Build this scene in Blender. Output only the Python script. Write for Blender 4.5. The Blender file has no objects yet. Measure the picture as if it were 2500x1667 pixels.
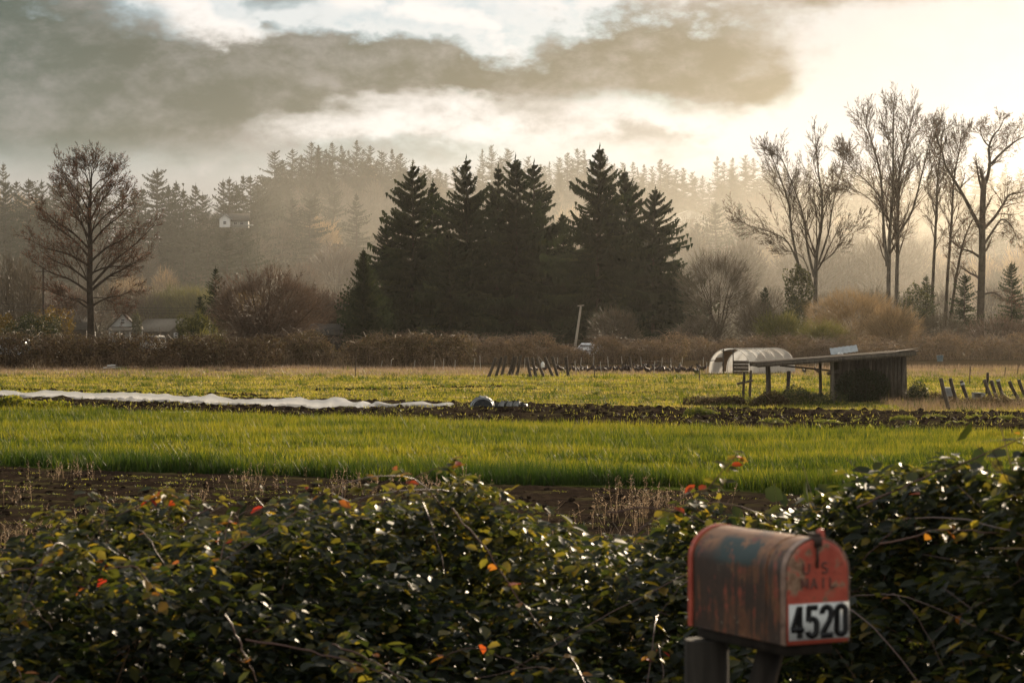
import bpy, math, random
import numpy as np
from mathutils import Vector, Matrix

SC = bpy.context.scene
COL = SC.collection
F, HC = 5900.0, 3.0                     # focal length in photo pixels, eye height above the field
R = math.radians
rng = np.random.default_rng(11)
random.seed(5)

# ------------------------------------------------------------------ camera
cam_d = bpy.data.cameras.new('camera')
cam = bpy.data.objects.new('camera', cam_d); COL.objects.link(cam)
cam_d.sensor_width = 36; cam_d.lens = 36 * F / 2500
cam_d.clip_start = 0.1; cam_d.clip_end = 6000
cam.location = (0, 0, HC)
cam.rotation_euler = (R(90) - math.atan(33.5 / F), 0, 0)
cam_d.dof.use_dof = True; cam_d.dof.focus_distance = 130; cam_d.dof.aperture_fstop = 11
SC.camera = cam

# ------------------------------------------------------------------ exposure
vs = SC.view_settings
vs.view_transform = 'Standard'; vs.look = 'None'; vs.gamma = 1; vs.use_curve_mapping = False
vs.exposure = 0.6
SC.render.engine = 'CYCLES'
SC.cycles.max_bounces = 6; SC.cycles.transparent_max_bounces = 8
SC.cycles.volume_bounces = 0
SC.cycles.use_denoising = True

# ------------------------------------------------------------------ node helpers
class E:
    """A float or colour socket with arithmetic that writes Math nodes."""
    nt = None
    def __init__(s, sock): s.s = sock
    @staticmethod
    def _put(node, i, v):
        if isinstance(v, E): E.nt.links.new(v.s, node.inputs[i])
        else: node.inputs[i].default_value = v
    @staticmethod
    def m(op, a, b=None, c=None):
        n = E.nt.nodes.new('ShaderNodeMath'); n.operation = op
        for i, v in enumerate((a, b, c)):
            if v is not None: E._put(n, i, v)
        return E(n.outputs[0])
    def __add__(a, b): return E.m('ADD', a, b)
    __radd__ = __add__
    def __sub__(a, b): return E.m('SUBTRACT', a, b)
    def __rsub__(a, b): return E.m('SUBTRACT', b, a)
    def __mul__(a, b): return E.m('MULTIPLY', a, b)
    __rmul__ = __mul__
    def __truediv__(a, b): return E.m('DIVIDE', a, b)
    def clamp(a): return E.m('MINIMUM', E.m('MAXIMUM', a, 0.0), 1.0)

def sstep(x, a, b):
    n = E.nt.nodes.new('ShaderNodeMapRange'); n.interpolation_type = 'SMOOTHSTEP'
    E._put(n, 0, x); n.inputs[1].default_value = a; n.inputs[2].default_value = b
    return E(n.outputs[0])
def noise(vec, scale, detail=4, rough=.55, lac=2.0, dist=0.0):
    n = E.nt.nodes.new('ShaderNodeTexNoise'); n.noise_dimensions = '3D'
    if vec is not None: E.nt.links.new(vec.s, n.inputs['Vector'])
    n.inputs['Scale'].default_value = scale; n.inputs['Detail'].default_value = detail
    n.inputs['Roughness'].default_value = rough; n.inputs['Lacunarity'].default_value = lac
    n.inputs['Distortion'].default_value = dist
    return E(n.outputs[0])
def ramp(fac, stops):
    n = E.nt.nodes.new('ShaderNodeValToRGB'); E._put(n, 0, fac)
    el = n.color_ramp.elements
    while len(el) < len(stops): el.new(.5)
    for e, (p, c) in zip(el, stops):
        e.position = p; e.color = (*c, 1) if len(c) == 3 else c
    return E(n.outputs[0])
def mix(f, a, b, mode='MIX'):
    n = E.nt.nodes.new('ShaderNodeMix'); n.data_type = 'RGBA'; n.blend_type = mode
    E._put(n, 0, f)
    for i, v in ((6, a), (7, b)):
        if isinstance(v, E): E.nt.links.new(v.s, n.inputs[i])
        else: n.inputs[i].default_value = (*v, 1)
    return E(n.outputs[2])
def comb(x, y, z):
    n = E.nt.nodes.new('ShaderNodeCombineXYZ')
    for i, v in enumerate((x, y, z)): E._put(n, i, v)
    return E(n.outputs[0])
def sep(v):
    n = E.nt.nodes.new('ShaderNodeSeparateXYZ'); E.nt.links.new(v.s, n.inputs[0])
    return [E(o) for o in n.outputs]
def vscale(v, sx, sy, sz):
    n = E.nt.nodes.new('ShaderNodeVectorMath'); n.operation = 'MULTIPLY'
    E.nt.links.new(v.s, n.inputs[0]); n.inputs[1].default_value = (sx, sy, sz)
    return E(n.outputs[0])

# ------------------------------------------------------------------ sun and sky
SUN_AZ, SUN_EL = R(23), R(17.5)           # to the right of the view, behind the trees
sdir = Vector((math.sin(SUN_AZ) * math.cos(SUN_EL), math.cos(SUN_AZ) * math.cos(SUN_EL), math.sin(SUN_EL)))
sun_d = bpy.data.lights.new('sun', 'SUN'); sun = bpy.data.objects.new('sun', sun_d); COL.objects.link(sun)
sun_d.energy = 5.0; sun_d.angle = R(0.6); sun_d.color = (1.0, .81, .58)
sun.rotation_euler = (-sdir).to_track_quat('-Z', 'Y').to_euler()

world = bpy.data.worlds.new('World'); SC.world = world; world.use_nodes = True
def build_world():
    nt = world.node_tree; nt.nodes.clear(); E.nt = nt
    tc = nt.nodes.new('ShaderNodeTexCoord'); d = E(tc.outputs['Generated'])
    x, y, z = sep(d)
    az = E.m('ARCTAN2', x, y); el = E.m('ARCSINE', z)
    X = 1.25 + 5.9 * az; Y = 0.8 - 5.9 * el
    sky = nt.nodes.new('ShaderNodeTexSky'); sky.sky_type = 'NISHITA'; sky.sun_disc = False
    sky.sun_elevation = SUN_EL; sky.sun_rotation = SUN_AZ
    sky.air_density = 1.0; sky.dust_density = .6; sky.ozone_density = 1.5
    skyc = E(sky.outputs[0])
    # closeness to the sun
    dp = nt.nodes.new('ShaderNodeVectorMath'); dp.operation = 'DOT_PRODUCT'
    nt.links.new(d.s, dp.inputs[0]); dp.inputs[1].default_value = sdir
    ang = E.m('ARCCOSINE', E.m('MINIMUM', E(dp.outputs['Value']), 1.0)) * (180 / math.pi)
    nv = vscale(d, 5.9, 5.9, 10.0)
    n1 = noise(nv, 2.2, 4, .55); n2 = noise(vscale(d, 5.9, 5.9, 13.0), 2.4, 4, .55)
    n3 = noise(nv, 4.2, 9, .58, dist=.3); n4 = noise(nv, 11.0, 8, .62); n5 = noise(nv, 26.0, 6, .6)
    Xw = X + (n1 - .5) * .42 + (n3 - .5) * .16 + (n4 - .5) * .07; Yw = Y + (n2 - .5) * .24 + (n3 - .5) * .10 + (n4 - .5) * .06
    def blob(cx, cy, sx, sy, rot=0):
        c, s = math.cos(rot), math.sin(rot)
        dx = Xw - cx; dy = Yw - cy
        a = (dx * c + dy * s) / sx; b = (dy * c - dx * s) / sy
        return E.m('EXPONENT', (a * a + b * b) * -1.0)
    def total(bl):
        t = None
        for w, *p in bl:
            q = blob(*p) * w; t = q if t is None else t + q
        return t
    dark = total([(1.5, .0, .15, .44, .19, .22), (1.0, -.25, .25, .5, .2), (.8, .30, .31, .50, .09), (.9, .45, .20, .20, .08, .1),
                  (1.15, .80, .18, .28, .060, .10), (.7, 1.05, .185, .42, .050, .04), (.8, 1.16, .20, .22, .055, .10), (.55, 1.38, .17, .10, .09),
                  (1.45, 1.58, .12, .19, .085, .05), (1.35, 1.80, .125, .15, .10), (1.0, 1.75, .235, .14, .07),
                  (1.2, 2.06, -.03, .24, .065), (.6, .70, .0, .12, .03), (.5, .67, .075, .035, .02), (.45, 1.33, .31, .18, .04), (.6, 1.62, .37, .22, .035), (.5, 1.0, .37, .30, .04)])
    outside = (1.0 - sstep(Y, -.35, .0) * sstep(X, -.3, .0) * (1.0 - sstep(X, 2.5, 2.8))) * sstep(n1, .46, .62) * .8
    D = dark + outside + (n3 - .5) * 1.25 + (n4 - .5) * .9 + (n5 - .5) * .45
    Dm = sstep(D, .10, 1.05) * .97
    white = total([(1.0, .50, .06, .26, .055, .42), (1.0, .85, .265, .28, .045, .1), (.9, 1.30, .29, .26, .05, .1), (.6, 1.0, .30, .40, .05),
                   (.8, 1.10, .07, .30, .030, .35), (1.8, 2.40, .20, .52, .32), (.8, 1.75, .36, .30, .06),
                   (.7, 1.6, .0, .45, .04)])
    inview = sstep(Y, -.30, .0) * sstep(X, -.3, .0) * (1.0 - sstep(X, 2.5, 2.8))
    Wm = sstep(white + (1.0 - inview) * .55 + (n3 - .5) * 1.6 + (n4 - .5) * 1.0 + (n5 - .5) * .5 + .05, .12, .90)
    Wm = Wm * (1.0 - sstep(X, 1.85, 2.2) * sstep(n4 * .5 + n3 * .5, .40, .62) * .55 * inview)
    low = sstep(Y, .33, .47) * (1.0 - sstep(X, 1.75, 2.25) * .8 * (1.0 - sstep(Y, .38, .48)))    # pale veil towards the horizon
    k = 10.0                                      # the background runs at strength 0.1
    def by_angle(*st): return ramp(ang * (1 / 180), [(a / 180, tuple(k * q for q in c)) for a, c in st])
    def by_angle(*st): return ramp(ang * (1 / 180), [(a / 180, tuple(k * q for q in c)) for a, c in st])
    glow = by_angle((10, (0.506, 0.481, 0.456)), (19, (0.516, 0.486, 0.462)), (24, (0.653, 0.617, 0.586)), (30, (0.687, 0.652, 0.617)), (40, (0.560, 0.539, 0.512)), (65, (0.470, 0.450, 0.420)), (120, (0.600, 0.575, 0.535)), (180, (0.780, 0.745, 0.695)))
    shade = by_angle((10, (0.224, 0.188, 0.127)), (18, (0.168, 0.137, 0.084)), (23, (0.115, 0.094, 0.053)), (28, (0.086, 0.084, 0.057)), (33, (0.063, 0.071, 0.052)), (38, (0.042, 0.073, 0.063)), (90, (0.140, 0.150, 0.140)), (180, (0.360, 0.345, 0.320)))
    veil = by_angle((10, (0.620, 0.583, 0.546)), (18, (0.496, 0.459, 0.428)), (24, (0.397, 0.366, 0.341)), (30, (0.310, 0.285, 0.270)), (40, (0.254, 0.242, 0.232)), (65, (0.280, 0.270, 0.255)), (120, (0.420, 0.405, 0.380)), (180, (0.550, 0.530, 0.500)))
    blue = mix(.8, skyc, (k * .25, k * .31, k * .345))
    c = mix(Wm, blue, glow)
    c = mix(low * .85, c, veil)
    c = mix(Wm * low * .55, c, glow)
    dk = mix(sstep(n4 * .4 + n3 * .6, .40, .68) * .55, shade, veil)
    rim = sstep(D, -.35, .12) * (1.0 - sstep(D, .12, .50))
    c = mix(rim * .5 * (1.0 - low), c, glow)
    c = mix(Dm * (1.0 - low * .8), c, dk)
    bg = nt.nodes.new('ShaderNodeBackground'); bg.inputs[1].default_value = .1
    nt.links.new(c.s, bg.inputs[0])
    out = nt.nodes.new('ShaderNodeOutputWorld'); nt.links.new(bg.outputs[0], out.inputs[0])
build_world()

# ------------------------------------------------------------------ mesh helpers
def px(X, Y, d): return np.array(((X - 1250) / F * d, d, HC - (Y - 800) / F * d))
def gdist(Y): return F * HC / (Y - 800)

def norm(a): return a / np.maximum(np.linalg.norm(a, axis=-1, keepdims=True), 1e-9)

class MB:
    """Collects pieces, then links them as ONE mesh object."""
    def __init__(s): s.v = []; s.f = []; s.t = []; s.mi = []; s.n = 0
    def add(s, V, Fc, tone=.5, mi=0):
        V = np.asarray(V, float).reshape(-1, 3); Fc = np.asarray(Fc, int)
        s.v.append(V); s.f.append(Fc + s.n); s.n += len(V)
        s.t.append(np.broadcast_to(np.asarray(tone, float), (len(V),)).copy())
        s.mi.append(np.full(len(Fc), mi))
        return s
    def box(s, c, size, rot=None, tone=.5, mi=0):
        h = np.array(size) / 2
        V = np.array([(i, j, k) for i in (-1, 1) for j in (-1, 1) for k in (-1, 1)], float) * h
        if rot is not None: V = V @ np.array(rot).T
        Fc = [(0, 1, 3, 2), (4, 6, 7, 5), (0, 4, 5, 1), (2, 3, 7, 6), (0, 2, 6, 4), (1, 5, 7, 3)]
        return s.add(V + np.array(c), Fc, tone, mi)
    def bar(s, a, b, w, h=None, roll=0, tone=.5, mi=0, ext=0):
        a, b = np.array(a, float), np.array(b, float)
        d = b - a; L = np.linalg.norm(d); d /= L
        up = np.array((0, 0, 1.)) if abs(d[2]) < .95 else np.array((0, 1., 0))
        sx = norm(np.cross(d, up)); sz = np.cross(sx, d)
        Rm = np.stack([sx, d, sz], 1)
        return s.box((a + b) / 2, (w, L + ext, h or w), Rm, tone, mi)
    def tubes(s, P0, P1, R0, R1, n=5, tone=.5, mi=0):
        P0 = np.asarray(P0, float).reshape(-1, 3); P1 = np.asarray(P1, float).reshape(-1, 3)
        R0 = np.broadcast_to(np.asarray(R0, float), (len(P0),)); R1 = np.broadcast_to(np.asarray(R1, float), (len(P0),))
        d = norm(P1 - P0)
        ref = np.where(np.abs(d[:, 2:3]) > .9, np.array([[1., 0, 0]]), np.array([[0, 0, 1.]]))
        a = norm(np.cross(d, ref)); b = np.cross(d, a)
        th = np.arange(n) * 2 * np.pi / n
        o = np.cos(th)[None, :, None] * a[:, None] + np.sin(th)[None, :, None] * b[:, None]
        A = P0[:, None] + o * R0[:, None, None]; B = P1[:, None] + o * R1[:, None, None]
        V = np.concatenate([A, B], 1).reshape(-1, 3)
        base = (np.arange(len(P0)) * 2 * n)[:, None]
        i = np.arange(n); j = (i + 1) % n
        Fc = np.stack([base + i, base + j, base + n + j, base + n + i], -1).reshape(-1, 4)
        t = np.asarray(tone, float)
        if t.ndim: t = np.repeat(t, 2 * n)
        s.add(V, Fc, t, mi)
        return s
    def path(s, pts, radii, n=8, tone=.5, mi=0, cap=True, flat=1.0):
        pts = np.asarray(pts, float); m = len(pts)
        radii = np.broadcast_to(np.asarray(radii, float), (m,))
        tan = norm(np.gradient(pts, axis=0))
        ref = np.array((0, 0, 1.)) if abs(tan.mean(0)[2]) < .8 else np.array((0, 1., 0))
        a = norm(np.cross(tan, ref)); b = np.cross(a, tan)
        th = np.arange(n) * 2 * np.pi / n
        V = pts[:, None] + radii[:, None, None] * (np.cos(th)[None, :, None] * a[:, None] * flat + np.sin(th)[None, :, None] * b[:, None])
        Fc = [(k * n + i, k * n + (i + 1) % n, (k + 1) * n + (i + 1) % n, (k + 1) * n + i) for k in range(m - 1) for i in range(n)]
        s.add(V.reshape(-1, 3), Fc, tone, mi)
        if cap:
            for k in (0, m - 1):
                c = pts[k][None]; ring = V[k]
                s.add(np.concatenate([c, ring]), [(0, 1 + i, 1 + (i + 1) % n) for i in range(n)], tone, mi)
        return s
    def ribbons(s, P0, P1, W, tone=.5, mi=0, w1=.35):
        P0 = np.asarray(P0); P1 = np.asarray(P1); n = len(P0)
        d = norm(P1 - P0); r = norm(np.cross(d, rng.normal(size=(n, 3))))
        W = np.broadcast_to(np.asarray(W, float), (n,))[:, None] / 2
        V = np.stack([P0 - r * W, P0 + r * W, P1 + r * W * w1, P1 - r * W * w1], 1).reshape(-1, 3)
        Fc = np.arange(4 * n).reshape(n, 4)
        t = np.asarray(tone, float)
        if t.ndim: t = np.repeat(t, 4)
        return s.add(V, Fc, t, mi)
    def tris(s, A, B, C, tone=.5, mi=0):
        n = len(A); V = np.stack([A, B, C], 1).reshape(-1, 3)
        t = np.asarray(tone, float)
        if t.ndim: t = np.repeat(t, 3)
        return s.add(V, np.arange(3 * n).reshape(n, 3), t, mi)
    def leaves(s, P, size, tone=.5, mi=0, flat=0):
        """Random little kites about P."""
        P = np.asarray(P); n = len(P)
        d = norm(rng.normal(size=(n, 3)) * np.array((1, 1, 1 - flat))); r = norm(np.cross(d, rng.normal(size=(n, 3))))
        size = np.broadcast_to(np.asarray(size, float), (n,))[:, None] * rng.uniform(.6, 1.4, (n, 1))
        V = np.stack([P - d * size * .5, P + r * size * .28, P + d * size * .5, P - r * size * .28], 1).reshape(-1, 3)
        t = np.asarray(tone, float)
        if t.ndim: t = np.repeat(t, 4)
        return s.add(V, np.arange(4 * n).reshape(n, 4), t, mi)
    def mesh(s, name, mats):
        V = np.concatenate(s.v); me = bpy.data.meshes.new(name)
        me.vertices.add(len(V)); me.vertices.foreach_set('co', V.astype(np.float32).ravel())
        lt = np.concatenate([np.full(len(f), f.shape[1]) for f in s.f])
        lv = np.concatenate([f.ravel() for f in s.f])
        me.loops.add(len(lv)); me.loops.foreach_set('vertex_index', lv.astype(np.int32))
        me.polygons.add(len(lt))
        me.polygons.foreach_set('loop_start', (np.cumsum(lt) - lt).astype(np.int32))
        me.polygons.foreach_set('material_index', np.concatenate(s.mi).astype(np.int32))
        a = me.attributes.new('tone', 'FLOAT', 'POINT'); a.data.foreach_set('value', np.concatenate(s.t).astype(np.float32))
        me.update(calc_edges=True)
        for m in (mats if isinstance(mats, (list, tuple)) else [mats]): me.materials.append(m)
        return me
    def build(s, name, mats, parent=None, smooth=False, loc=None):
        me = s.mesh(name, mats)
        if smooth: me.polygons.foreach_set('use_smooth', np.ones(len(me.polygons), bool))
        return link(name, me, parent, loc)

def link(name, me, parent=None, loc=None):
    o = bpy.data.objects.new(name, me); COL.objects.link(o)
    if loc is not None: o.location = loc
    if parent is not None: o.parent = parent
    return o
def thing(name, label, cat, loc=(0, 0, 0), rz=0, group=None):
    o = bpy.data.objects.new(name, None); COL.objects.link(o)
    o.location = loc; o.rotation_euler = (0, 0, rz); o.empty_display_size = .1
    return tag(o, label, cat, group)
def tag(o, label, cat, group=None):
    o['label'] = label; o['category'] = cat
    if group: o['group'] = group
    return o
def kind(o, k): o['kind'] = k; return o
def dup(root, loc, rz, sc, label, group=None):
    r = root.copy(); COL.objects.link(r); r.location = loc; r.rotation_euler = (0, 0, rz)
    r.scale = sc if hasattr(sc, '__len__') else (sc, sc, sc)
    r['label'] = label
    if group: r['group'] = group
    for ch in list(root.children):
        c = ch.copy(); COL.objects.link(c); c.parent = r
    return r

# ------------------------------------------------------------------ materials
def material(name, fn):
    m = bpy.data.materials.new(name); m.use_nodes = True
    nt = m.node_tree; nt.nodes.clear(); E.nt = nt
    out = nt.nodes.new('ShaderNodeOutputMaterial')
    nt.links.new(fn(nt).s, out.inputs[0])
    return m
def attr(name='tone'):
    n = E.nt.nodes.new('ShaderNodeAttribute'); n.attribute_name = name; return E(n.outputs['Fac'])
def objrand():
    return E(E.nt.nodes.new('ShaderNodeObjectInfo').outputs['Random'])
def pos():
    return E(E.nt.nodes.new('ShaderNodeNewGeometry').outputs['Position'])
def ocoord():
    return E(E.nt.nodes.new('ShaderNodeTexCoord').outputs['Object'])
def bsdf(col, rough=.7, spec=.3, metal=0.0, bump=None, bstr=.3, bdist=.02):
    n = E.nt.nodes.new('ShaderNodeBsdfPrincipled')
    if isinstance(col, E): E.nt.links.new(col.s, n.inputs['Base Color'])
    else: n.inputs['Base Color'].default_value = (*col, 1)
    E._put(n, n.inputs.find('Roughness'), rough)
    n.inputs['Specular IOR Level'].default_value = spec; n.inputs['Metallic'].default_value = metal
    if bump is not None:
        b = E.nt.nodes.new('ShaderNodeBump'); b.inputs['Strength'].default_value = bstr; b.inputs['Distance'].default_value = bdist
        E.nt.links.new(bump.s, b.inputs['Height']); E.nt.links.new(b.outputs[0], n.inputs['Normal'])
    return E(n.outputs[0])
def translucent(col):
    n = E.nt.nodes.new('ShaderNodeBsdfTranslucent')
    if isinstance(col, E): E.nt.links.new(col.s, n.inputs[0])
    else: n.inputs[0].default_value = (*col, 1)
    return E(n.outputs[0])
def clear():
    return E(E.nt.nodes.new('ShaderNodeBsdfTransparent').outputs[0])
def mixsh(f, a, b):
    n = E.nt.nodes.new('ShaderNodeMixShader'); E._put(n, 0, f)
    E.nt.links.new(a.s, n.inputs[1]); E.nt.links.new(b.s, n.inputs[2]); return E(n.outputs[0])

def leafmat(name, stops, trans=.3, tcol=None, rough=.55, spec=.3, vary=.3):
    def fn(nt):
        t = attr() + (objrand() - .5) * vary
        c = ramp(t, stops)
        tc = ramp(t, tcol) if tcol else c
        return mixsh(trans, bsdf(c, rough, spec), translucent(tc))
    return material(name, fn)
def woodmat(name, a, b, sc=(6, 6, .8), rough=.85):
    def fn(nt):
        p = ocoord(); n = noise(vscale(p, *sc), 4, 6, .6); r = objrand()
        c = ramp(n + (r - .5) * .35, [(.25, a), (.75, b)])
        return bsdf(c, rough, .2, bump=n, bstr=.4)
    return material(name, fn)
def plain(name, col, rough=.7, spec=.3, metal=0.0, var=.25, sc=3.0):
    def fn(nt):
        n = noise(ocoord(), sc, 5, .6)
        lo = tuple(c * (1 - var) for c in col); hi = tuple(min(1, c * (1 + var)) for c in col)
        return bsdf(ramp(n, [(.3, lo), (.7, hi)]), rough, spec, metal, bump=n, bstr=.15)
    return material(name, fn)

MAT = {}
MAT['fir'] = leafmat('fir_needles', [(0, (.011, .020, .008)), (.5, (.027, .038, .013)), (1, (.075, .082, .026))], .30, rough=.7, spec=.15)
MAT['hillfir'] = leafmat('hill_fir_needles', [(0, (.022, .030, .016)), (1, (.050, .058, .028))], .15, rough=.8, spec=.1)
MAT['bark'] = plain('bark', (.055, .042, .030), .95, .1, var=.5, sc=1.5)
MAT['palebark'] = plain('pale_bark', (.10, .085, .065), .95, .1, var=.4, sc=1.2)
MAT['twig'] = leafmat('brown_twigs', [(0, (.045, .030, .020)), (.6, (.085, .055, .034)), (1, (.16, .09, .05))], .12, rough=.8, spec=.2)
MAT['bud'] = leafmat('reddish_buds', [(0, (.10, .030, .016)), (1, (.24, .085, .035))], .35)
MAT['tantwig'] = leafmat('tan_twigs', [(0, (.13, .085, .040)), (.6, (.28, .19, .095)), (1, (.44, .30, .15))], .45)
MAT['redtwig'] = leafmat('reddish_twigs', [(0, (.060, .040, .028)), (.6, (.115, .076, .050)), (1, (.19, .12, .075))], .2)
MAT['yellowtwig'] = leafmat('yellow_green_twigs', [(0, (.07, .07, .02)), (.6, (.15, .14, .035)), (1, (.24, .20, .05))], .35)
MAT['orangetwig'] = leafmat('golden_leaves', [(0, (.09, .065, .012)), (1, (.28, .17, .025))], .35)
MAT['greybrush'] = leafmat('grey_brown_twigs', [(0, (.06, .048, .032)), (.6, (.11, .085, .055)), (1, (.15, .115, .07))], .12)
MAT['shrubleaf'] = leafmat('shrub_leaves', [(0, (.02, .026, .01)), (.6, (.05, .055, .018)), (1, (.13, .12, .03))], .3)
MAT['hedgeleaf'] = leafmat('dry_hedge_leaves', [(0, (.028, .020, .012)), (.45, (.07, .045, .025)), (.75, (.10, .085, .036)), (1, (.26, .17, .095))], .42, spec=.08, rough=.7)
MAT['cane'] = leafmat('bramble_canes', [(0, (.05, .022, .016)), (.5, (.11, .048, .030)), (1, (.22, .13, .08))], .0, rough=.38, spec=.5)
MAT['hedgecane'] = leafmat('dry_hedge_stems', [(0, (.05, .032, .022)), (.5, (.11, .075, .05)), (1, (.30, .21, .135))], .0, rough=.6, spec=.15)
MAT['leaf'] = leafmat('bramble_leaves',
    [(0, (.007, .011, .006)), (.40, (.012, .018, .008)), (.60, (.024, .030, .010)), (.72, (.055, .055, .014)), (.82, (.15, .11, .02)), (.92, (.22, .10, .02)), (1, (.30, .03, .015))], .42,
    [(0, (.03, .05, .012)), (.40, (.07, .085, .014)), (.60, (.17, .17, .022)), (.72, (.34, .28, .03)), (.82, (.50, .36, .03)), (.92, (.65, .24, .03)), (1, (.70, .06, .02))], rough=.45, spec=.20, vary=0.0)
MAT['grass'] = leafmat('green_grass', [(0, (.018, .036, .008)), (.6, (.060, .085, .010)), (1, (.14, .13, .02))], .38,
    [(0, (.045, .085, .010)), (.5, (.20, .235, .012)), (1, (.46, .40, .03))], rough=.6, spec=.12, vary=0)
MAT['meadow'] = leafmat('meadow_grass', [(0, (.06, .065, .018)), (.5, (.13, .12, .03)), (1, (.26, .20, .09))], .5,
    [(0, (.13, .17, .012)), (.5, (.40, .36, .02)), (1, (.58, .43, .12))], rough=.6, spec=.2, vary=0)
MAT['drygrass'] = leafmat('dry_grass', [(0, (.13, .09, .05)), (.5, (.26, .18, .11)), (1, (.42, .31, .21))], .45, rough=.5, spec=.3, vary=0)
MAT['weed'] = leafmat('small_weeds', [(0, (.04, .06, .012)), (1, (.13, .13, .03))], .45, [(0, (.18, .22, .02)), (1, (.60, .50, .10))], vary=0)
MAT['wood'] = woodmat('weathered_wood', (.045, .036, .028), (.16, .135, .105))
MAT['darkwood'] = woodmat('dark_weathered_wood', (.03, .023, .017), (.10, .078, .058))
MAT['greypost'] = woodmat('grey_post_wood', (.014, .012, .009), (.062, .053, .042), (9, 9, .7))
MAT['palewood'] = woodmat('pale_dry_wood', (.20, .165, .12), (.42, .36, .28))
MAT['deepwood'] = woodmat('blackened_old_wood', (.010, .008, .006), (.040, .032, .024))
MAT['white'] = plain('white_paint', (.72, .70, .66), .6, .3, var=.08)
MAT['offwhite'] = plain('pale_paint', (.42, .42, .40), .7, .2, var=.15)
MAT['greypaint'] = plain('grey_paint', (.22, .22, .21), .7, .2, var=.15)
MAT['shingle'] = plain('roof_shingle', (.045, .039, .033), .9, .2, var=.3, sc=2)
MAT['tanroof'] = plain('tan_shingle', (.13, .115, .095), .9, .2, var=.25, sc=2)
MAT['darkwall'] = plain('dark_wall', (.045, .038, .032), .9, .1)
MAT['glass'] = plain('window_glass', (.03, .035, .04), .12, .6, var=.1)
MAT['carwhite'] = plain('car_paint_white', (.70, .70, .70), .3, .5, var=.03)
MAT['carsilver'] = plain('car_paint_silver', (.40, .42, .43), .3, .6, .3, var=.03)
MAT['rubber'] = plain('rubber', (.02, .02, .02), .8, .2)
MAT['wire'] = plain('wire', (.03, .03, .03), .6, .3)
MAT['steel'] = plain('rusty_steel', (.06, .04, .03), .7, .4, .3)
MAT['palestake'] = plain('pale_plastic_stake', (.45, .42, .36), .6, .3)
MAT['galv'] = plain('galvanised_sheet', (.36, .38, .38), .45, .5, .5, var=.2, sc=4)
MAT['teal'] = plain('faded_blue_plastic', (.13, .17, .18), .7, .2)
MAT['hen'] = leafmat('hen_feathers', [(0, (.018, .012, .010)), (1, (.045, .026, .018))], .0, rough=.6, spec=.3)
MAT['comb'] = plain('hen_comb', (.30, .03, .02), .6, .3)
MAT['blackplastic'] = plain('black_plastic', (.010, .012, .014), .45, .25, var=.3)
MAT['clod'] = leafmat('soil_clods', [(0, (.016, .011, .008)), (.6, (.034, .024, .017)), (1, (.06, .043, .03))], 0, rough=.95, spec=0.0)

def fn_ground(nt):
    p = pos(); x, y, z = sep(p)
    v = y + .58 * x
    nb = noise(p, .16, 4, .6); nm = noise(p, .9, 5, .62); nf = noise(p, 6, 6, .65)
    vj = v + (nb - .5) * 5.0 + (nm - .5) * 2.0
    soil = ramp(nf * .6 + nm * .4, [(.28, (.014, .010, .007)), (.5, (.030, .021, .015)), (.75, (.062, .045, .030))])
    green = ramp(nf, [(.3, (.045, .06, .012)), (.7, (.10, .12, .02))])
    mead = ramp(nm * .5 + nf * .5 + (nb - .5) * .5, [(.30, (.06, .062, .016)), (.48, (.125, .118, .026)), (.62, (.21, .165, .06)), (.75, (.25, .19, .10))])
    dry = ramp(nf, [(.3, (.12, .085, .05)), (.7, (.30, .21, .13))])
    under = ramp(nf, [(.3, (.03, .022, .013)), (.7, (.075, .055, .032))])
    c = mix(sstep(vj, 95.5, 98.0), soil, mead)
    c = mix(sstep(y + (nb - .5) * 16 + (nm - .5) * 6, 146, 158), c, dry)
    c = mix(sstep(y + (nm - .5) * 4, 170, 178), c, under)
    strip = sstep(vj, 45.6, 46.6) * (1.0 - sstep(vj, 75.0, 78.0))
    c = mix(strip, c, green)
    # thin weeds between the furrows, following the rows
    patch = sstep(noise(vscale(p, 1, 1.6, 1), .33, 4, .6), .55, .63) * sstep(vj, 97, 101) * (1.0 - sstep(y, 150, 165))
    c = mix(patch * .75, c, (.060, .042, .026))
    rows = sstep(E.m('SINE', v * (2 * math.pi / 1.4)) * .5 + .5, .55, .95) * sstep(nm, .45, .62)
    c = mix(rows * (1.0 - strip) * (1.0 - sstep(vj, 94, 97)) * .3, c, (.085, .082, .026))
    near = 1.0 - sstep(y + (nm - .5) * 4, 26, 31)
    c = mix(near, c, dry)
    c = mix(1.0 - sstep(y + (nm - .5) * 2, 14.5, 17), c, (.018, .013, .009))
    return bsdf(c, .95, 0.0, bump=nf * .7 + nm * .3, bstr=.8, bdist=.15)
MAT['ground'] = material('field_ground', fn_ground)
def fn_hill(nt):
    n = noise(pos(), .05, 5, .6); m = noise(pos(), .6, 5, .6)
    return bsdf(ramp(n * .5 + m * .5, [(.3, (.035, .032, .02)), (.55, (.075, .06, .036)), (.75, (.11, .085, .05))]), .95, 0.0)
MAT['hill'] = material('hill_undergrowth', fn_hill)

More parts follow.
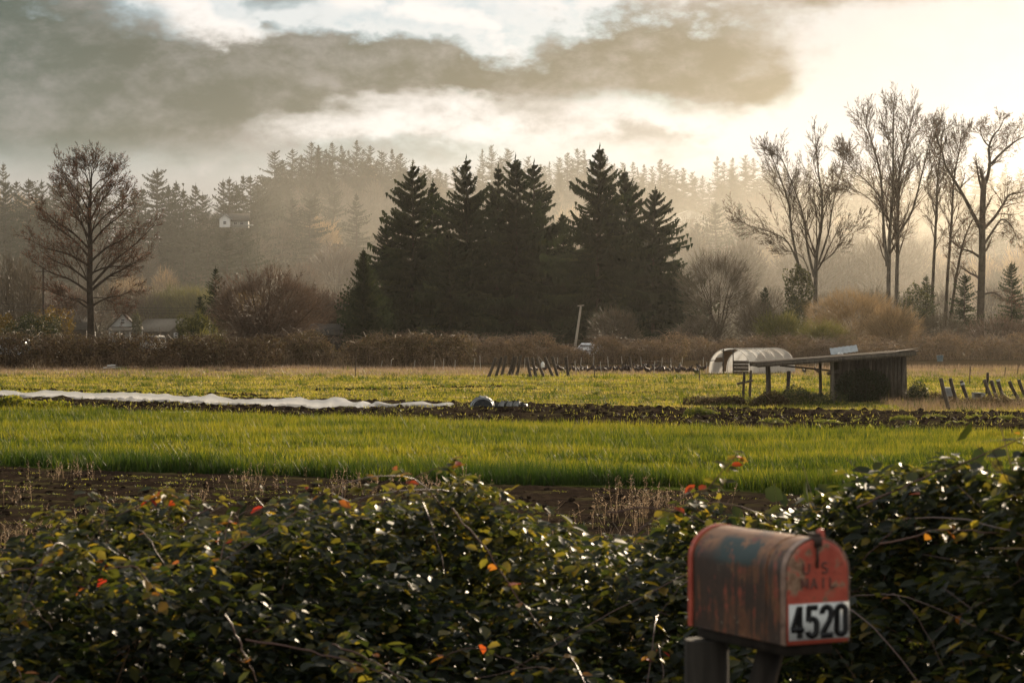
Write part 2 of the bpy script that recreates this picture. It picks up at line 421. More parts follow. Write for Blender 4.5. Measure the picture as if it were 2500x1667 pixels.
# ------------------------------------------------------------------ ground
def smooth(x, a, b):
    t = np.clip((x - a) / (b - a), 0, 1); return t * t * (3 - 2 * t)
def gz(x, y):
    x = np.asarray(x, float); y = np.asarray(y, float)
    v = y + .58 * x
    z = 1.25 * (1 - smooth(y, 5.5, 13.5))
    soil = np.maximum(smooth(v, 30, 34) * (1 - smooth(v, 45, 46)), smooth(v, 76, 78) * (1 - smooth(v, 95, 98)))
    z = z + soil * .05 * np.sin(2 * np.pi * v / 1.4)
    z = z + .10 * np.sin(x * .11 + 1) * np.sin(y * .06) * smooth(y, 20, 60)
    return z
def make_ground():
    xs = np.unique(np.concatenate([np.linspace(-950, -120, 14), np.linspace(-120, -28, 30), np.linspace(-28, 28, 190), np.linspace(28, 120, 30), np.linspace(120, 950, 14)]))
    ys = np.unique(np.concatenate([np.linspace(-80, 3, 8), np.linspace(3, 30, 40), np.linspace(30, 112, 270), np.linspace(112, 200, 80), np.linspace(200, 560, 30), np.linspace(560, 2140, 14)]))
    Xg, Yg = np.meshgrid(xs, ys); Zg = gz(Xg, Yg)
    v = Yg + .58 * Xg
    rough = smooth(v, 76, 79) * (1 - smooth(v, 94, 98)) * (np.abs(Xg) < 29)
    Zg = Zg + rough * rng.normal(0, .05, Zg.shape) + (np.abs(Xg) < 29) * (Yg > 95) * (Yg < 130) * rng.normal(0, .018, Zg.shape)
    n, m = len(xs), len(ys)
    i = (np.arange(m - 1)[:, None] * n + np.arange(n - 1)).ravel()
    b = MB(); b.add(np.stack([Xg, Yg, Zg], -1).reshape(-1, 3), np.stack([i, i + 1, i + n + 1, i + n], -1))
    return kind(b.build('field', MAT['ground'], smooth=True), 'structure')
make_ground()

# hill: ridge described by the line of its treetops
RPX = np.array([-900, -200, 0, 100, 250, 400, 480, 560, 640, 680, 760, 870, 960, 1040, 1110, 1190, 1300, 1400, 1470, 1550, 1650, 1720, 1790, 1850, 1950, 2100, 2300, 2500, 2700, 3400])
RPY = np.array([420, 405, 400, 432, 440, 425, 452, 440, 410, 375, 358, 350, 370, 400, 405, 372, 388, 372, 368, 396, 408, 420, 388, 388, 402, 404, 412, 402, 400, 420])
def far(d, X=1250.0): return d if d <= 540 else 640 + (d - 540) * float(np.interp(X, [590, 720], [.75, 2.05]))
def ridge_y(u): return np.interp(u, [-900, 500, 600, 720, 1000, 1250, 3400], [880, 890, 930, 1500, far(1000), far(1180), far(1200)])
def hill_z(x, y):
    u = x / y * F + 1250; yr = ridge_y(u)
    top = np.interp(u, RPX, RPY)
    hr = (800 - top) / F * yr + HC - 32
    t = np.clip((y - 640) / (yr - 640), 0, 1.0)
    z = hr * (.72 * t + .28 * t * t)
    return np.where(y > yr, hr - (y - yr) * .06, z)
def make_hill():
    us = np.linspace(-1300, 3800, 150); ys = np.concatenate([np.linspace(630, 2000, 70), np.linspace(2030, 2110, 4)])
    U, Yg = np.meshgrid(us, ys); Xg = (U - 1250) / F * Yg
    Zg = hill_z(Xg, Yg) + rng.normal(0, .4, Xg.shape); Zg[0] = -.4
    n, m = len(us), len(ys)
    i = (np.arange(m - 1)[:, None] * n + np.arange(n - 1)).ravel()
    b = MB(); b.add(np.stack([Xg, Yg, Zg], -1).reshape(-1, 3), np.stack([i, i + 1, i + n + 1, i + n], -1))
    return kind(b.build('hill', MAT['hill'], smooth=True), 'structure')
make_hill()

# ------------------------------------------------------------------ air
def volume_box(name, lo, hi, dens, aniso, col):
    lo, hi = np.array(lo, float), np.array(hi, float)
    b = MB(); b.box((lo + hi) / 2, hi - lo)
    m = bpy.data.materials.new(name); m.use_nodes = True; nt = m.node_tree; nt.nodes.clear(); E.nt = nt
    n = nt.nodes.new('ShaderNodeVolumePrincipled')
    n.inputs['Color'].default_value = (*col, 1); n.inputs['Density'].default_value = dens; n.inputs['Anisotropy'].default_value = aniso
    out = nt.nodes.new('ShaderNodeOutputMaterial'); nt.links.new(n.outputs[0], out.inputs['Volume'])
    return kind(b.build(name, m), 'stuff')
volume_box('haze', (-990, -100, -2), (990, 2160, 140), .000045, .80, (.93, .90, .82))
volume_box('mist', (-970, 406, -1.5), (970, 2150, 62), .00030, .86, (.94, .90, .80))   # the mist lying in the valley behind the firs

# ------------------------------------------------------------------ trees
def conifer_parts(H, Rr, nb, nt_, shape=1.0, droop=.30, base=.04, seed=0, gap=.25, lean=0, whorl=.034, top=1.0):
    g = np.random.default_rng(seed)
    t = np.sort(g.uniform(0, 1, nb)) ** .95
    t = np.where(g.random(nb) < .78, (np.floor(t / whorl) + .5 + .12 * g.normal(size=nb)) * whorl, t).clip(.002, .985)
    z = base * H + t * (1 - base) * H * .985
    az = g.uniform(0, 2 * np.pi, nb)
    prof = (1 - t) ** shape * (1 - .30 * np.exp(-t * 9)) + .035 * (1 - t)
    L = Rr * prof * (.30 + .85 * g.random(nb) ** .8) * (1 + gap * np.sin(az * 2 + seed + z * .55) + gap * .9 * np.sin(z * 1.15 + seed * 2 + az)) + .010 * H * (1 - t)
    L = np.minimum(L, 1.18 * Rr * prof + .010 * H * (1 - t) + .2)
    s = np.linspace(.08, 1.0, nt_)[None, :] + g.normal(0, .02, (nb, nt_))
    rad = np.stack([np.cos(az), np.sin(az), 0 * az], -1)[:, None]
    tanv = np.stack([-np.sin(az), np.cos(az), 0 * az], -1)[:, None]
    up = (.06 + .62 * t ** 2 + g.normal(0, .10, nb))[:, None]
    zo = L[:, None] * (up * s - droop * (1.15 - t[:, None]) * s ** 2 + .20 * s ** 4)
    sway = g.normal(0, .14, nb)[:, None]
    P = rad * (L[:, None] * s)[..., None] + tanv * (L[:, None] * s ** 2 * sway)[..., None]
    P[..., 2] += z[:, None] + zo
    P[..., 0] += lean * (P[..., 2] / H) ** 2
    b = MB(); tone = np.clip(g.normal(.45, .18, nb), 0, 1)[:, None] * np.ones((1, nt_))
    fs = H / 31.0
    for side in (-1, 1):
        tl = (.22 * L[:, None] * (1.08 - s) + .30 * fs) * g.uniform(.5, 1.5, s.shape)
        a = g.uniform(.45, 1.0, s.shape)[..., None]
        d = rad * np.cos(a) + tanv * side * np.sin(a)
        tip = P + d * tl[..., None]; tip[..., 2] -= tl * g.uniform(.0, .60, s.shape)
        w = (.14 * tl + .10 * fs)[..., None]
        A = P + rad * w * .5; B = P - rad * w * .5
        A[..., 2] += .12 * tl
        b.tris(A.reshape(-1, 3), B.reshape(-1, 3), tip.reshape(-1, 3), np.clip(tone + g.normal(0, .1, s.shape), 0, 1).ravel())
    h = (.30 * fs + .09 * L[:, None]) * g.uniform(.3, 1.6, s.shape)
    tip = P + tanv * (g.normal(0, .3, s.shape) * h)[..., None]; tip[..., 2] -= h
    w = (.030 * L[:, None] + .10 * fs)[..., None] * np.ones(s.shape)[..., None]
    b.tris((P + rad * w).reshape(-1, 3), (P - rad * w).reshape(-1, 3), tip.reshape(-1, 3), np.clip(tone * .8, 0, 1).ravel())
    for k in range(7):
        zz = H * (1.0 - .012 * k); a = k * 2.3; r = .004 * H * (k + 1)
        b.tris(np.array([[lean, 0, zz + .022 * H]]), np.array([[lean + r * math.cos(a), r * math.sin(a), zz]]), np.array([[lean - r * .3 * math.cos(a), -.3 * r * math.sin(a), zz - .02 * H]]), .5)
    tr = MB(); zs = np.linspace(0, .99 * H, 9)
    tr.path(np.stack([lean * (zs / H) ** 2 + .004 * H * np.sin(zs), .004 * H * np.cos(zs * 1.3), zs], -1), .013 * H * (1 - zs / H) + .02, 6)
    q = g.choice(nb, nb // 3, replace=False)
    e = P[q, nt_ // 2]; o = np.stack([0 * q, 0 * q, z[q]], -1).astype(float); o[:, 0] += lean * (o[:, 2] / H) ** 2
    tr.ribbons(o, e, .006 * H * .5, .3)
    return tr, b
def conifer(name, label, cat, H, Rr, nb, nt_, mat='fir', group=None, **k):
    t = thing(name, label, cat, group=group)
    tr, cr = conifer_parts(H, Rr, nb, nt_, **k)
    tr.build('trunk', MAT['bark'], t); cr.build('crown', MAT[mat], t)
    return t

GFIR = 'tall dark firs in the central clump'
fir_specs = [  # px of top, top y, crown half width m, distance, label
    (1008, 398, 7.6, 380, 'leftmost tall fir of the dark central clump with jutting ragged left side'),
    (1056, 440, 4.6, 388, 'slimmer fir squeezed between the two left spires of the central clump'),
    (1140, 384, 6.4, 378, 'pointed fir with bare visible trunk, second tall spire from left in the clump'),
    (1214, 404, 6.0, 386, 'dense fir just right of the pointed spire with visible trunk'),
    (1262, 381, 7.0, 382, 'broad topped fir in the middle of the dark clump'),
    (1300, 394, 6.6, 390, 'fir with drooping right branches left of the central gap in the clump'),
    (1378, 520, 5.5, 396, 'lower fir filling the gap in the middle of the dark clump'),
    (1459, 356, 8.0, 376, 'tallest fir of the clump with slender leader, right of the gap'),
    (1531, 412, 6.4, 384, 'narrow spired fir just right of the tallest fir of the clump'),
    (1594, 458, 7.2, 380, 'rightmost fir of the dark clump with long drooping right branches'),
    (950, 545, 6.0, 384, 'short bushy fir at the lower left flank of the dark clump'),
    (1640, 640, 5.0, 386, 'low dark fir at the lower right foot of the clump'),
    (1100, 560, 6.0, 374, 'low dense fir standing in front of the clump left of centre'),
    (1430, 590, 7.0, 392, 'low dense fir filling behind the leaning pole under the clump'),
]
for i, (X, Yt, hw, d, lab) in enumerate(fir_specs):
    p = px(X, 800, d); H = HC + (800 - Yt) / F * d
    t = conifer('fir_tree', lab, 'fir tree', H, hw * 1.38, 430 if H > 22 else 440, 22, seed=20 + i, gap=.33, droop=.36 if i not in (2, 8) else .28,
                shape=.82 if i != 2 else .75, whorl=.042, lean=.4 * math.sin(i * 3), group=GFIR)
    t.location = (p[0], d, 0)

# hill conifers: four kinds copied over the slope
hill_proto = []
HL = 'hazy conifer on the wooded hill slope behind the fields'
for k, (hw, sh, dr) in enumerate([(8.2, .66, .25), (7.0, .62, .2), (9.0, .60, .3), (7.8, .72, .28)]):
    t = conifer('hill_fir', HL, 'fir tree', 30.0, hw, 230, 8, 'hillfir', 'conifers on the hill', seed=70 + k, shape=sh, droop=dr, gap=.3)
    hill_proto.append(t)
def zone(X):
    return ('on the wooded slope at far left behind the tall lone bare tree' if X < 480 else 'on the slope around the small white hill house' if X < 900 else 'on the slope glimpsed behind the central firs' if X < 1600
            else 'on the misty slope between the firs and the forked cottonwood' if X < 1950 else 'on the misty slope behind the tall bare trees at right')
used = [False] * 4
def hill_fir(X, d, Yt=None, H=None, label=None, group='conifers on the hill', k=None, wide=1.0):
    k = random.randrange(4) if k is None else k; d = far(d, X)
    x = (X - 1250) / F * d; z = float(hill_z(np.array(x), np.array(d))) if d > 540 else 0.0
    if Yt is not None: H = max(9, HC + (800 - Yt) / F * d - z)
    s = H / 30.0; w = (.65 * s + .50) * random.uniform(.8, 1.35) * wide
    w = min(w, s * 1.5)
    rz = random.uniform(0, 6.28); loc = (x, d, z - .3)
    if not used[k]:
        used[k] = True; o = hill_proto[k]; o.location = loc; o.rotation_euler.z = rz; o.scale = (w, w, s); o['label'] = label or HL
    else: o = dup(hill_proto[k], loc, rz, (w, w, s), label or HL, group)
    o['group'] = group
    return o
LR = 'conifer spire on the hill skyline left of the dark central clump'
LM = 'pale hazy conifer on the skyline directly behind the dark central clump'
LRR = 'faint conifer on the far skyline right of the dark central clump'
LL = 'dark conifer on the low ridge at the left of the picture'
for X, Yt in [(671, 367), (690, 388), (714, 363), (736, 376), (760, 345), (778, 352), (797, 362), (812, 346), (835, 353), (852, 365), (870, 340), (886, 362), (904, 354), (932, 368), (957, 362), (978, 372), (1008, 388)]:
    hill_fir(X, random.uniform(930, 985), Yt, label=LR, group='skyline conifers left of the clump')
for X, Yt in [(1038, 402), (1068, 410), (1113, 404), (1178, 362), (1200, 353), (1222, 385), (1240, 362), (1290, 381), (1320, 400)]:
    hill_fir(X, random.uniform(1080, 1160), Yt, label=LM, group='skyline conifers behind the clump')
for X, Yt in [(1342, 393), (1365, 383), (1386, 371), (1410, 361), (1426, 364), (1475, 372), (1500, 398), (1520, 396), (1545, 394), (1572, 400), (1592, 405), (1613, 387), (1630, 400), (1650, 412),
              (1668, 408), (1690, 419), (1715, 428), (1752, 380), (1768, 395), (1788, 383), (1820, 378), (1840, 384), (1862, 395), (1890, 405), (1915, 400), (1945, 410), (1975, 398), (2005, 408), (2030, 402), (2058, 400),
              (2085, 412), (2120, 405), (2150, 415), (2185, 408), (2215, 418), (2245, 410), (2272, 414), (2310, 402), (2345, 412), (2380, 405), (2420, 410), (2455, 400), (2490, 408), (2530, 400)]:
    hill_fir(X, random.uniform(1120, 1190), Yt, label=LRR, group='far skyline conifers on the right')
for X, Yt, d in [(-40, 420, 820), (8, 396, 860), (14, 440, 700), (40, 440, 820), (70, 434, 720), (88, 452, 740), (102, 438, 740), (130, 446, 760), (150, 442, 760), (168, 436, 720), (192, 440, 770), (215, 434, 740), (240, 450, 780), (262, 456, 760),
                 (300, 460, 770), (330, 455, 760), (345, 456, 740), (412, 450, 745), (430, 441, 750), (448, 460, 745), (478, 448, 760), (495, 470, 780)]:
    hill_fir(X, d, Yt, label=LL, group='conifers on the low left ridge')
hill_fir(384, 735, 412, label='broad crowned conifer rising highest on the low left ridge', k=2, wide=1.5, group='conifers on the low left ridge')
for X, Yt, d in [(545, 438, 800), (560, 432, 790), (578, 445, 800), (594, 425, 800), (612, 426, 810), (628, 446, 800), (642, 431, 820), (660, 455, 800), (676, 470, 790), (700, 432, 800)]:
    hill_fir(X, d, Yt, label='dark conifer in the row above the white hill house', group='dark conifers above the hill house')
hill_fir(806, 830, 388, label='lone tall conifer standing out on the hill face below the skyline spires', k=1, wide=.9, group='lone hill conifers')
hill_fir(757, 800, 452, label='shorter dark conifer left of the lone tall hill conifer', group='lone hill conifers')
# scattered conifers on the face of the hill
for X in np.linspace(650, 2540, 62):                 # crowns behind and between the skyline spires
    Yc = float(np.interp(X, RPX, RPY)); hill_fir(X + random.uniform(-12, 12), 930 if X < 1020 else 1140, Yc + random.uniform(12, 45), label='hazy conifer filling the forest just under the hill skyline', group='conifers just under the skyline')
for n in range(100):
    for _ in range(30):
        X = random.uniform(-60, 2560); d = random.uniform(620, 1130)
        f = (far(d, X) - 640) / (float(ridge_y(np.array(X))) - 640)
        if f > .97: continue
        if (520 < X < 640 and 800 < d < 990) or (1620 < X < 1750 and 860 < d < 1010): continue
        if random.random() < (.2 + .8 * f): break
    hill_fir(X, d, H=random.uniform(22, 36) * float(np.interp(X, [590, 720], [.75, 1])), label='hazy conifer ' + zone(X), group='conifers on the hill')

# bare broadleaf crowns
def brush_parts(n, rad, zc, H, stems=5, twl=1.3, w=.08, seed=0, updir=.8, flat=0, tmin=0.25, core=.35, stemr=.12):
    """Ovoid of fine twigs over a few forking stems."""
    g = np.random.default_rng(seed)
    c = norm(g.normal(size=(n, 3))) * (g.uniform(core ** 3, 1, n) ** (1 / 3))[:, None]
    lump = 1 + .16 * np.sin(3 * np.arctan2(c[:, 1], c[:, 0]) + seed) * np.sin(4 * c[:, 2] + seed) + .1 * np.sin(7 * c[:, 0] + seed) * np.sin(6 * c[:, 2])
    c = c * lump[:, None]
    P = c * np.array(rad); P[:, 2] += zc
    P[:, 2] = np.maximum(P[:, 2], .3)
    out = norm(c * np.array((1, 1, .8)) + np.array((0, 0, updir)) + g.normal(0, .35, (n, 3)))
    L = twl * g.uniform(.5, 1.4, n)
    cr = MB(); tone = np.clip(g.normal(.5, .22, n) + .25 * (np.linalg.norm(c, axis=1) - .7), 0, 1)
    m1 = P + out * (L * .5)[:, None]
    d2 = norm(out + g.normal(0, .3, (n, 3)))
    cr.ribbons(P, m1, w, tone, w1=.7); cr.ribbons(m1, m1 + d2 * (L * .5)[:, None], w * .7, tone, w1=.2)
    tr = MB()
    for k in range(stems):
        a = 2 * math.pi * k / stems + g.normal(0, .3); lean = g.uniform(.2, .75)
        end = np.array((math.cos(a) * rad[0] * lean, math.sin(a) * rad[1] * lean, zc + rad[2] * g.uniform(.3, .75)))
        tt = np.linspace(0, 1, 7)[:, None]
        base = np.array((math.cos(a), math.sin(a), 0)) * stemr
        pts = base * (1 - tt) + end * tt; pts[:, :2] *= (tt ** .35)
        pts += g.normal(0, .02 * H, pts.shape) * tt
        tr.path(pts, stemr * (1 - .85 * tt[:, 0]), 5)
        for q in range(9):
            i = g.integers(1, 6); o = pts[i]
            dv = norm(np.array((math.cos(a), math.sin(a), .9)) + g.normal(0, .7, 3))
            e = o + dv * rad[2] * g.uniform(.3, .8)
            tr.tubes([o], [e], stemr * .45 * (1 - i / 8), stemr * .1, 4)
    return tr, cr
def brush(name, label, cat, n, rad, zc, H, mat, loc=(0, 0, 0), group=None, bark='bark', **k):
    t = thing(name, label, cat, loc, group=group)
    tr, cr = brush_parts(n, rad, zc, H, **k)
    tr.build('trunk', MAT[bark], t); cr.build('crown', MAT[mat], t)
    return t

hb = []; hbu = [0] * 6
HB = 'hazy leafless tree on the brown wooded slope of the hill'
for k, (mat, rad, zc) in enumerate([('greybrush', (4.5, 4.5, 7), 9), ('greybrush', (3.4, 3.4, 7.5), 9.5), ('tantwig', (4.6, 4.6, 6), 8), ('redtwig', (4.8, 4.8, 5.5), 7.5), ('yellowtwig', (4.2, 4.2, 5.5), 7), ('greybrush', (5.5, 5.5, 6.5), 8.5)]):
    hb.append(brush('bare_tree', HB, 'bare tree', 1500, rad, zc, 16, mat, group='leafless trees on the hill', stems=4, twl=2.6, w=.13, seed=90 + k, stemr=.22))
def hill_bare(X, d, H, k, label=HB, group='leafless trees on the hill', wide=1.0):
    if d > 540: d = far(d, X); H *= float(np.interp(X, [590, 720], [1.0, 1.45]))
    x = (X - 1250) / F * d; z = float(hill_z(np.array(x), np.array(d))) if d > 540 else 0.0
    s = H / 16.0; rz = random.uniform(0, 6.28); w = s * random.uniform(.85, 1.2) * wide
    if not hbu[k]:
        o = hb[k]; o.location = (x, d, z - .2); o.rotation_euler.z = rz; o.scale = (w, w, s); o['label'] = label; o['group'] = group
    else: o = dup(hb[k], (x, d, z - .2), rz, (w, w, s), label, group)
    hbu[k] = 1
    return o
for n in range(260):
    X = random.uniform(-60, 2560); d = 560 + (random.random() ** 1.2) * 480
    if (520 < X < 640 and 780 < d < 985) or (1610 < X < 1760 and 840 < d < 1010): continue
    hill_bare(X, d, random.uniform(10, 17), random.choice([0, 0, 1, 2, 3, 5, 5]), 'hazy leafless tree ' + zone(X))
for X in np.linspace(480, 545, 7):                    # pale bare grove on the low skyline
    hill_bare(X + random.uniform(-6, 6), 860, random.uniform(17, 21), 1, 'pale leafless tree in the thin skyline grove left of the hill house', 'pale skyline grove', .6)
for X in (40, 60, 85, 110):
    hill_bare(X, 850, 25, 2, 'tall tan leafless tree on the skyline at far left', 'tan skyline trees')
for X, d, H in [(402, 538, 13.2), (430, 539, 15), (458, 538, 14), (485, 537, 14.5), (505, 538, 12.5), (380, 539, 12)]:
    hill_bare(X, d, H, 4, 'yellow green willow behind the houses beside the tall bare tree', 'yellow green willows', 1.05)
for X, d, H in [(25, 420, 15), (50, 430, 14), (70, 415, 13.5)]:
    hill_bare(X, d, H, 0, 'tan willow with hanging twigs at the left edge', 'tan willows at left edge', .6)
for X, d, H in [(700, 420, 10.5), (735, 430, 11.5), (770, 425, 11.5), (805, 430, 11.0), (835, 425, 10.5), (860, 430, 9.5), (660, 440, 10), (890, 440, 9)]:
    hill_bare(X, d, H, 3, 'reddish brown leafless tree in the thicket left of the central firs', 'reddish thicket trees', 1.0)
for X, d, H in [(355, 536, 12), (290, 538, 12), (330, 539, 13), (130, 480, 11), (180, 470, 12), (240, 500, 13), (560, 500, 12), (600, 490, 11), (1690, 440, 9), (1830, 430, 9), (1880, 450, 10), (2010, 470, 10), (2130, 460, 11), (2210, 450, 9), (2300, 470, 10), (2420, 480, 11), (2480, 450, 9)]:
    hill_bare(X, d, H, random.choice([0, 3, 5]), 'brown leafless tree in the low belt at the foot of the hill', 'belt trees at the hill foot')

# bare trees grown limb by limb
class Grower:
    def __init__(s, seed, jit=.16, trop=.06, ang=.75, ratio=.52, minL=.5, kids=(9, 7, 6), taper=.75, rk=.55, maxlev=3):
        s.r = random.Random(seed); s.seg = []; s.tips = []
        s.jit, s.trop, s.ang, s.ratio, s.minL, s.kids, s.taper, s.rk, s.maxlev = jit, trop, ang, ratio, minL, kids, taper, rk, maxlev
    def rv(s): return Vector((s.r.gauss(0, 1), s.r.gauss(0, 1), s.r.gauss(0, 1)))
    def kid(s, p, d, L, r, lev, ang=None):
        a = (ang or s.ang) * s.r.uniform(.7, 1.3)
        perp = d.cross(s.rv()).normalized()
        nd = (d * math.cos(a) + perp * math.sin(a)).normalized()
        s.grow(p, nd, L, r, lev)
    def grow(s, p, d, L, r, lev):
        n = max(3, min(9, int(L / .7))) if lev < 3 else (3 if lev == 3 else 2)
        nodes = [p.copy()]; dirs = [d]; rr = [r]
        for i in range(n):
            d = (d + s.rv() * s.jit + Vector((0, 0, s.trop))).normalized()
            q = nodes[-1] + d * (L / n); r2 = r * (1 - s.taper * (i + 1) / n)
            s.seg.append((nodes[-1], q, rr[-1], r2, lev)); nodes.append(q); dirs.append(d); rr.append(r2)
        if lev >= s.maxlev or L < s.minL: s.tips.append(nodes[-1]); return
        k = s.kids[min(lev - 1, len(s.kids) - 1)]
        for j in range(k):
            f = (j + .6 + s.r.uniform(-.3, .3)) / k; f = .18 + .82 * f
            i = min(n, max(1, int(f * n + .5)))
            s.kid(nodes[i], dirs[i], L * s.ratio * (1.25 - .75 * f) * s.r.uniform(.7, 1.25), max(.008, rr[i] * s.rk), lev + 1)
    def stem(s, pts, r0, r1, nk, t0=.3, L=4, ang=None, lend=.35, lev=1, rk=None, side=None):
        pts = [Vector(p) for p in pts]
        # smooth the polyline
        sm = []
        for i in range(len(pts) - 1):
            a = pts[max(0, i - 1)]; b = pts[i]; c = pts[i + 1]; e = pts[min(len(pts) - 1, i + 2)]
            for k in range(5):
                t = k / 5; sm.append(.5 * ((2 * b) + (c - a) * t + (2 * a - 5 * b + 4 * c - e) * t * t + (3 * b - a - 3 * c + e) * t ** 3))
        sm.append(pts[-1]); n = len(sm) - 1
        rad = [r0 + (r1 - r0) * (i / n) for i in range(n + 1)]
        for i in range(n): s.seg.append((sm[i], sm[i + 1], rad[i], rad[i + 1], 0))
        for j in range(nk):
            f = t0 + (1 - t0) * (j + s.r.random()) / nk; i = min(n - 1, int(f * n))
            d = (sm[i + 1] - sm[i]).normalized()
            ll = L * (1 + (lend - 1) * (f - t0) / (1 - t0)) * s.r.uniform(.6, 1.2)
            s.kid(sm[i], d, ll, max(.02, rad[i] * (rk or s.rk)), lev, ang)
        s.grow(sm[-1], (sm[-1] - sm[-2]).normalized(), L * lend, r1, lev)
        return sm
    def parts(s, t, bark, twig, tw=.035, bud=None, nbud=0, minr=.045):
        tr, cr = MB(), MB()
        S = s.seg
        P0 = np.array([q[0] for q in S]); P1 = np.array([q[1] for q in S]); R0 = np.array([q[2] for q in S]); R1 = np.array([q[3] for q in S]); lv = np.array([q[4] for q in S])
        big = (lv == 0)
        ext = (P1 - P0) * .04
        tr.tubes((P0 - ext)[big], (P1 + ext)[big], R0[big], R1[big], 8)
        mid = (~big) & (R0 > minr)
        if mid.any(): cr.tubes((P0 - ext)[mid], (P1 + ext)[mid], R0[mid], R1[mid], 5, .25)
        fine = (~big) & (R0 <= minr)
        g = np.random.default_rng(3)
        cr.ribbons(P0[fine], P1[fine], np.maximum(R0[fine] * 2, tw), np.clip(g.normal(.4, .2, fine.sum()), 0, 1), w1=.8)
        tr.build('trunk', MAT[bark], t, smooth=True); cr.build('crown', MAT[twig], t)
        if bud and s.tips:
            T = np.array(s.tips); T = T[g.integers(0, len(T), nbud)] + g.normal(0, .12, (nbud, 3))
            b = MB(); b.leaves(T, .11, g.random(nbud)); kind(b.build('buds', MAT[bud], t), 'stuff')
def W(X, Y, d, dd=0): return Vector(px(X, Y, d)) + Vector((0, dd, 0))

def left_maple():
    d = 250; X0 = 221
    t = thing('bare_tree', 'tall leafless tree with reddish buds standing alone at the left', 'bare tree')
    g = Grower(4, jit=.10, trop=.07, ang=.62, ratio=.50, kids=(9, 7, 5), rk=.5, maxlev=4, minL=.45)
    base = Vector((px(X0, 0, d)[0], d, -.2))
    tr = [base, base + Vector((.05, 0, 4)), W(219, 690, d), W(221, 600, d), W(219, 520, d), W(222, 465, d), W(224, 418, d)]
    sm = g.stem(tr, .44, .06, 0, L=1.0)
    # limbs: start y, end x, end y
    for sy, ex, ey, r in [(755, 105, 700, .14), (750, 330, 705, .15), (745, 160, 720, .10), (728, 300, 742, .09), (715, 80, 640, .17), (712, 345, 620, .2), (700, 372, 545, .19), (690, 100, 610, .15),
                          (668, 350, 640, .14), (650, 75, 585, .17), (640, 330, 560, .16), (630, 120, 530, .15), (610, 95, 505, .15), (600, 330, 500, .15), (585, 130, 455, .14), (570, 310, 470, .13),
                          (555, 150, 430, .12), (540, 300, 430, .12), (520, 158, 408, .10), (505, 280, 400, .11), (490, 172, 415, .10), (470, 268, 412, .09), (455, 196, 398, .08), (448, 248, 398, .07), (440, 218, 392, .06),
                          (680, 270, 590, .10), (705, 180, 600, .10), (620, 200, 500, .09), (590, 260, 490, .09)]:
        s0 = W(X0 - 1, sy, d); dy = g.r.uniform(-3.2, 3.2); e = W(ex, ey, d, dy)
        m1 = s0.lerp(e, .35) + Vector((0, 0, .25)) ; m2 = s0.lerp(e, .7) + Vector((0, 0, -.1))
        g.stem([s0, m1, m2, e], r * .85, .02, 13, t0=.22, L=2.7, lend=.55, lev=2, rk=.45)
    g.parts(t, 'bark', 'twig', .04, 'bud', 9000, minr=.03)
left_maple()

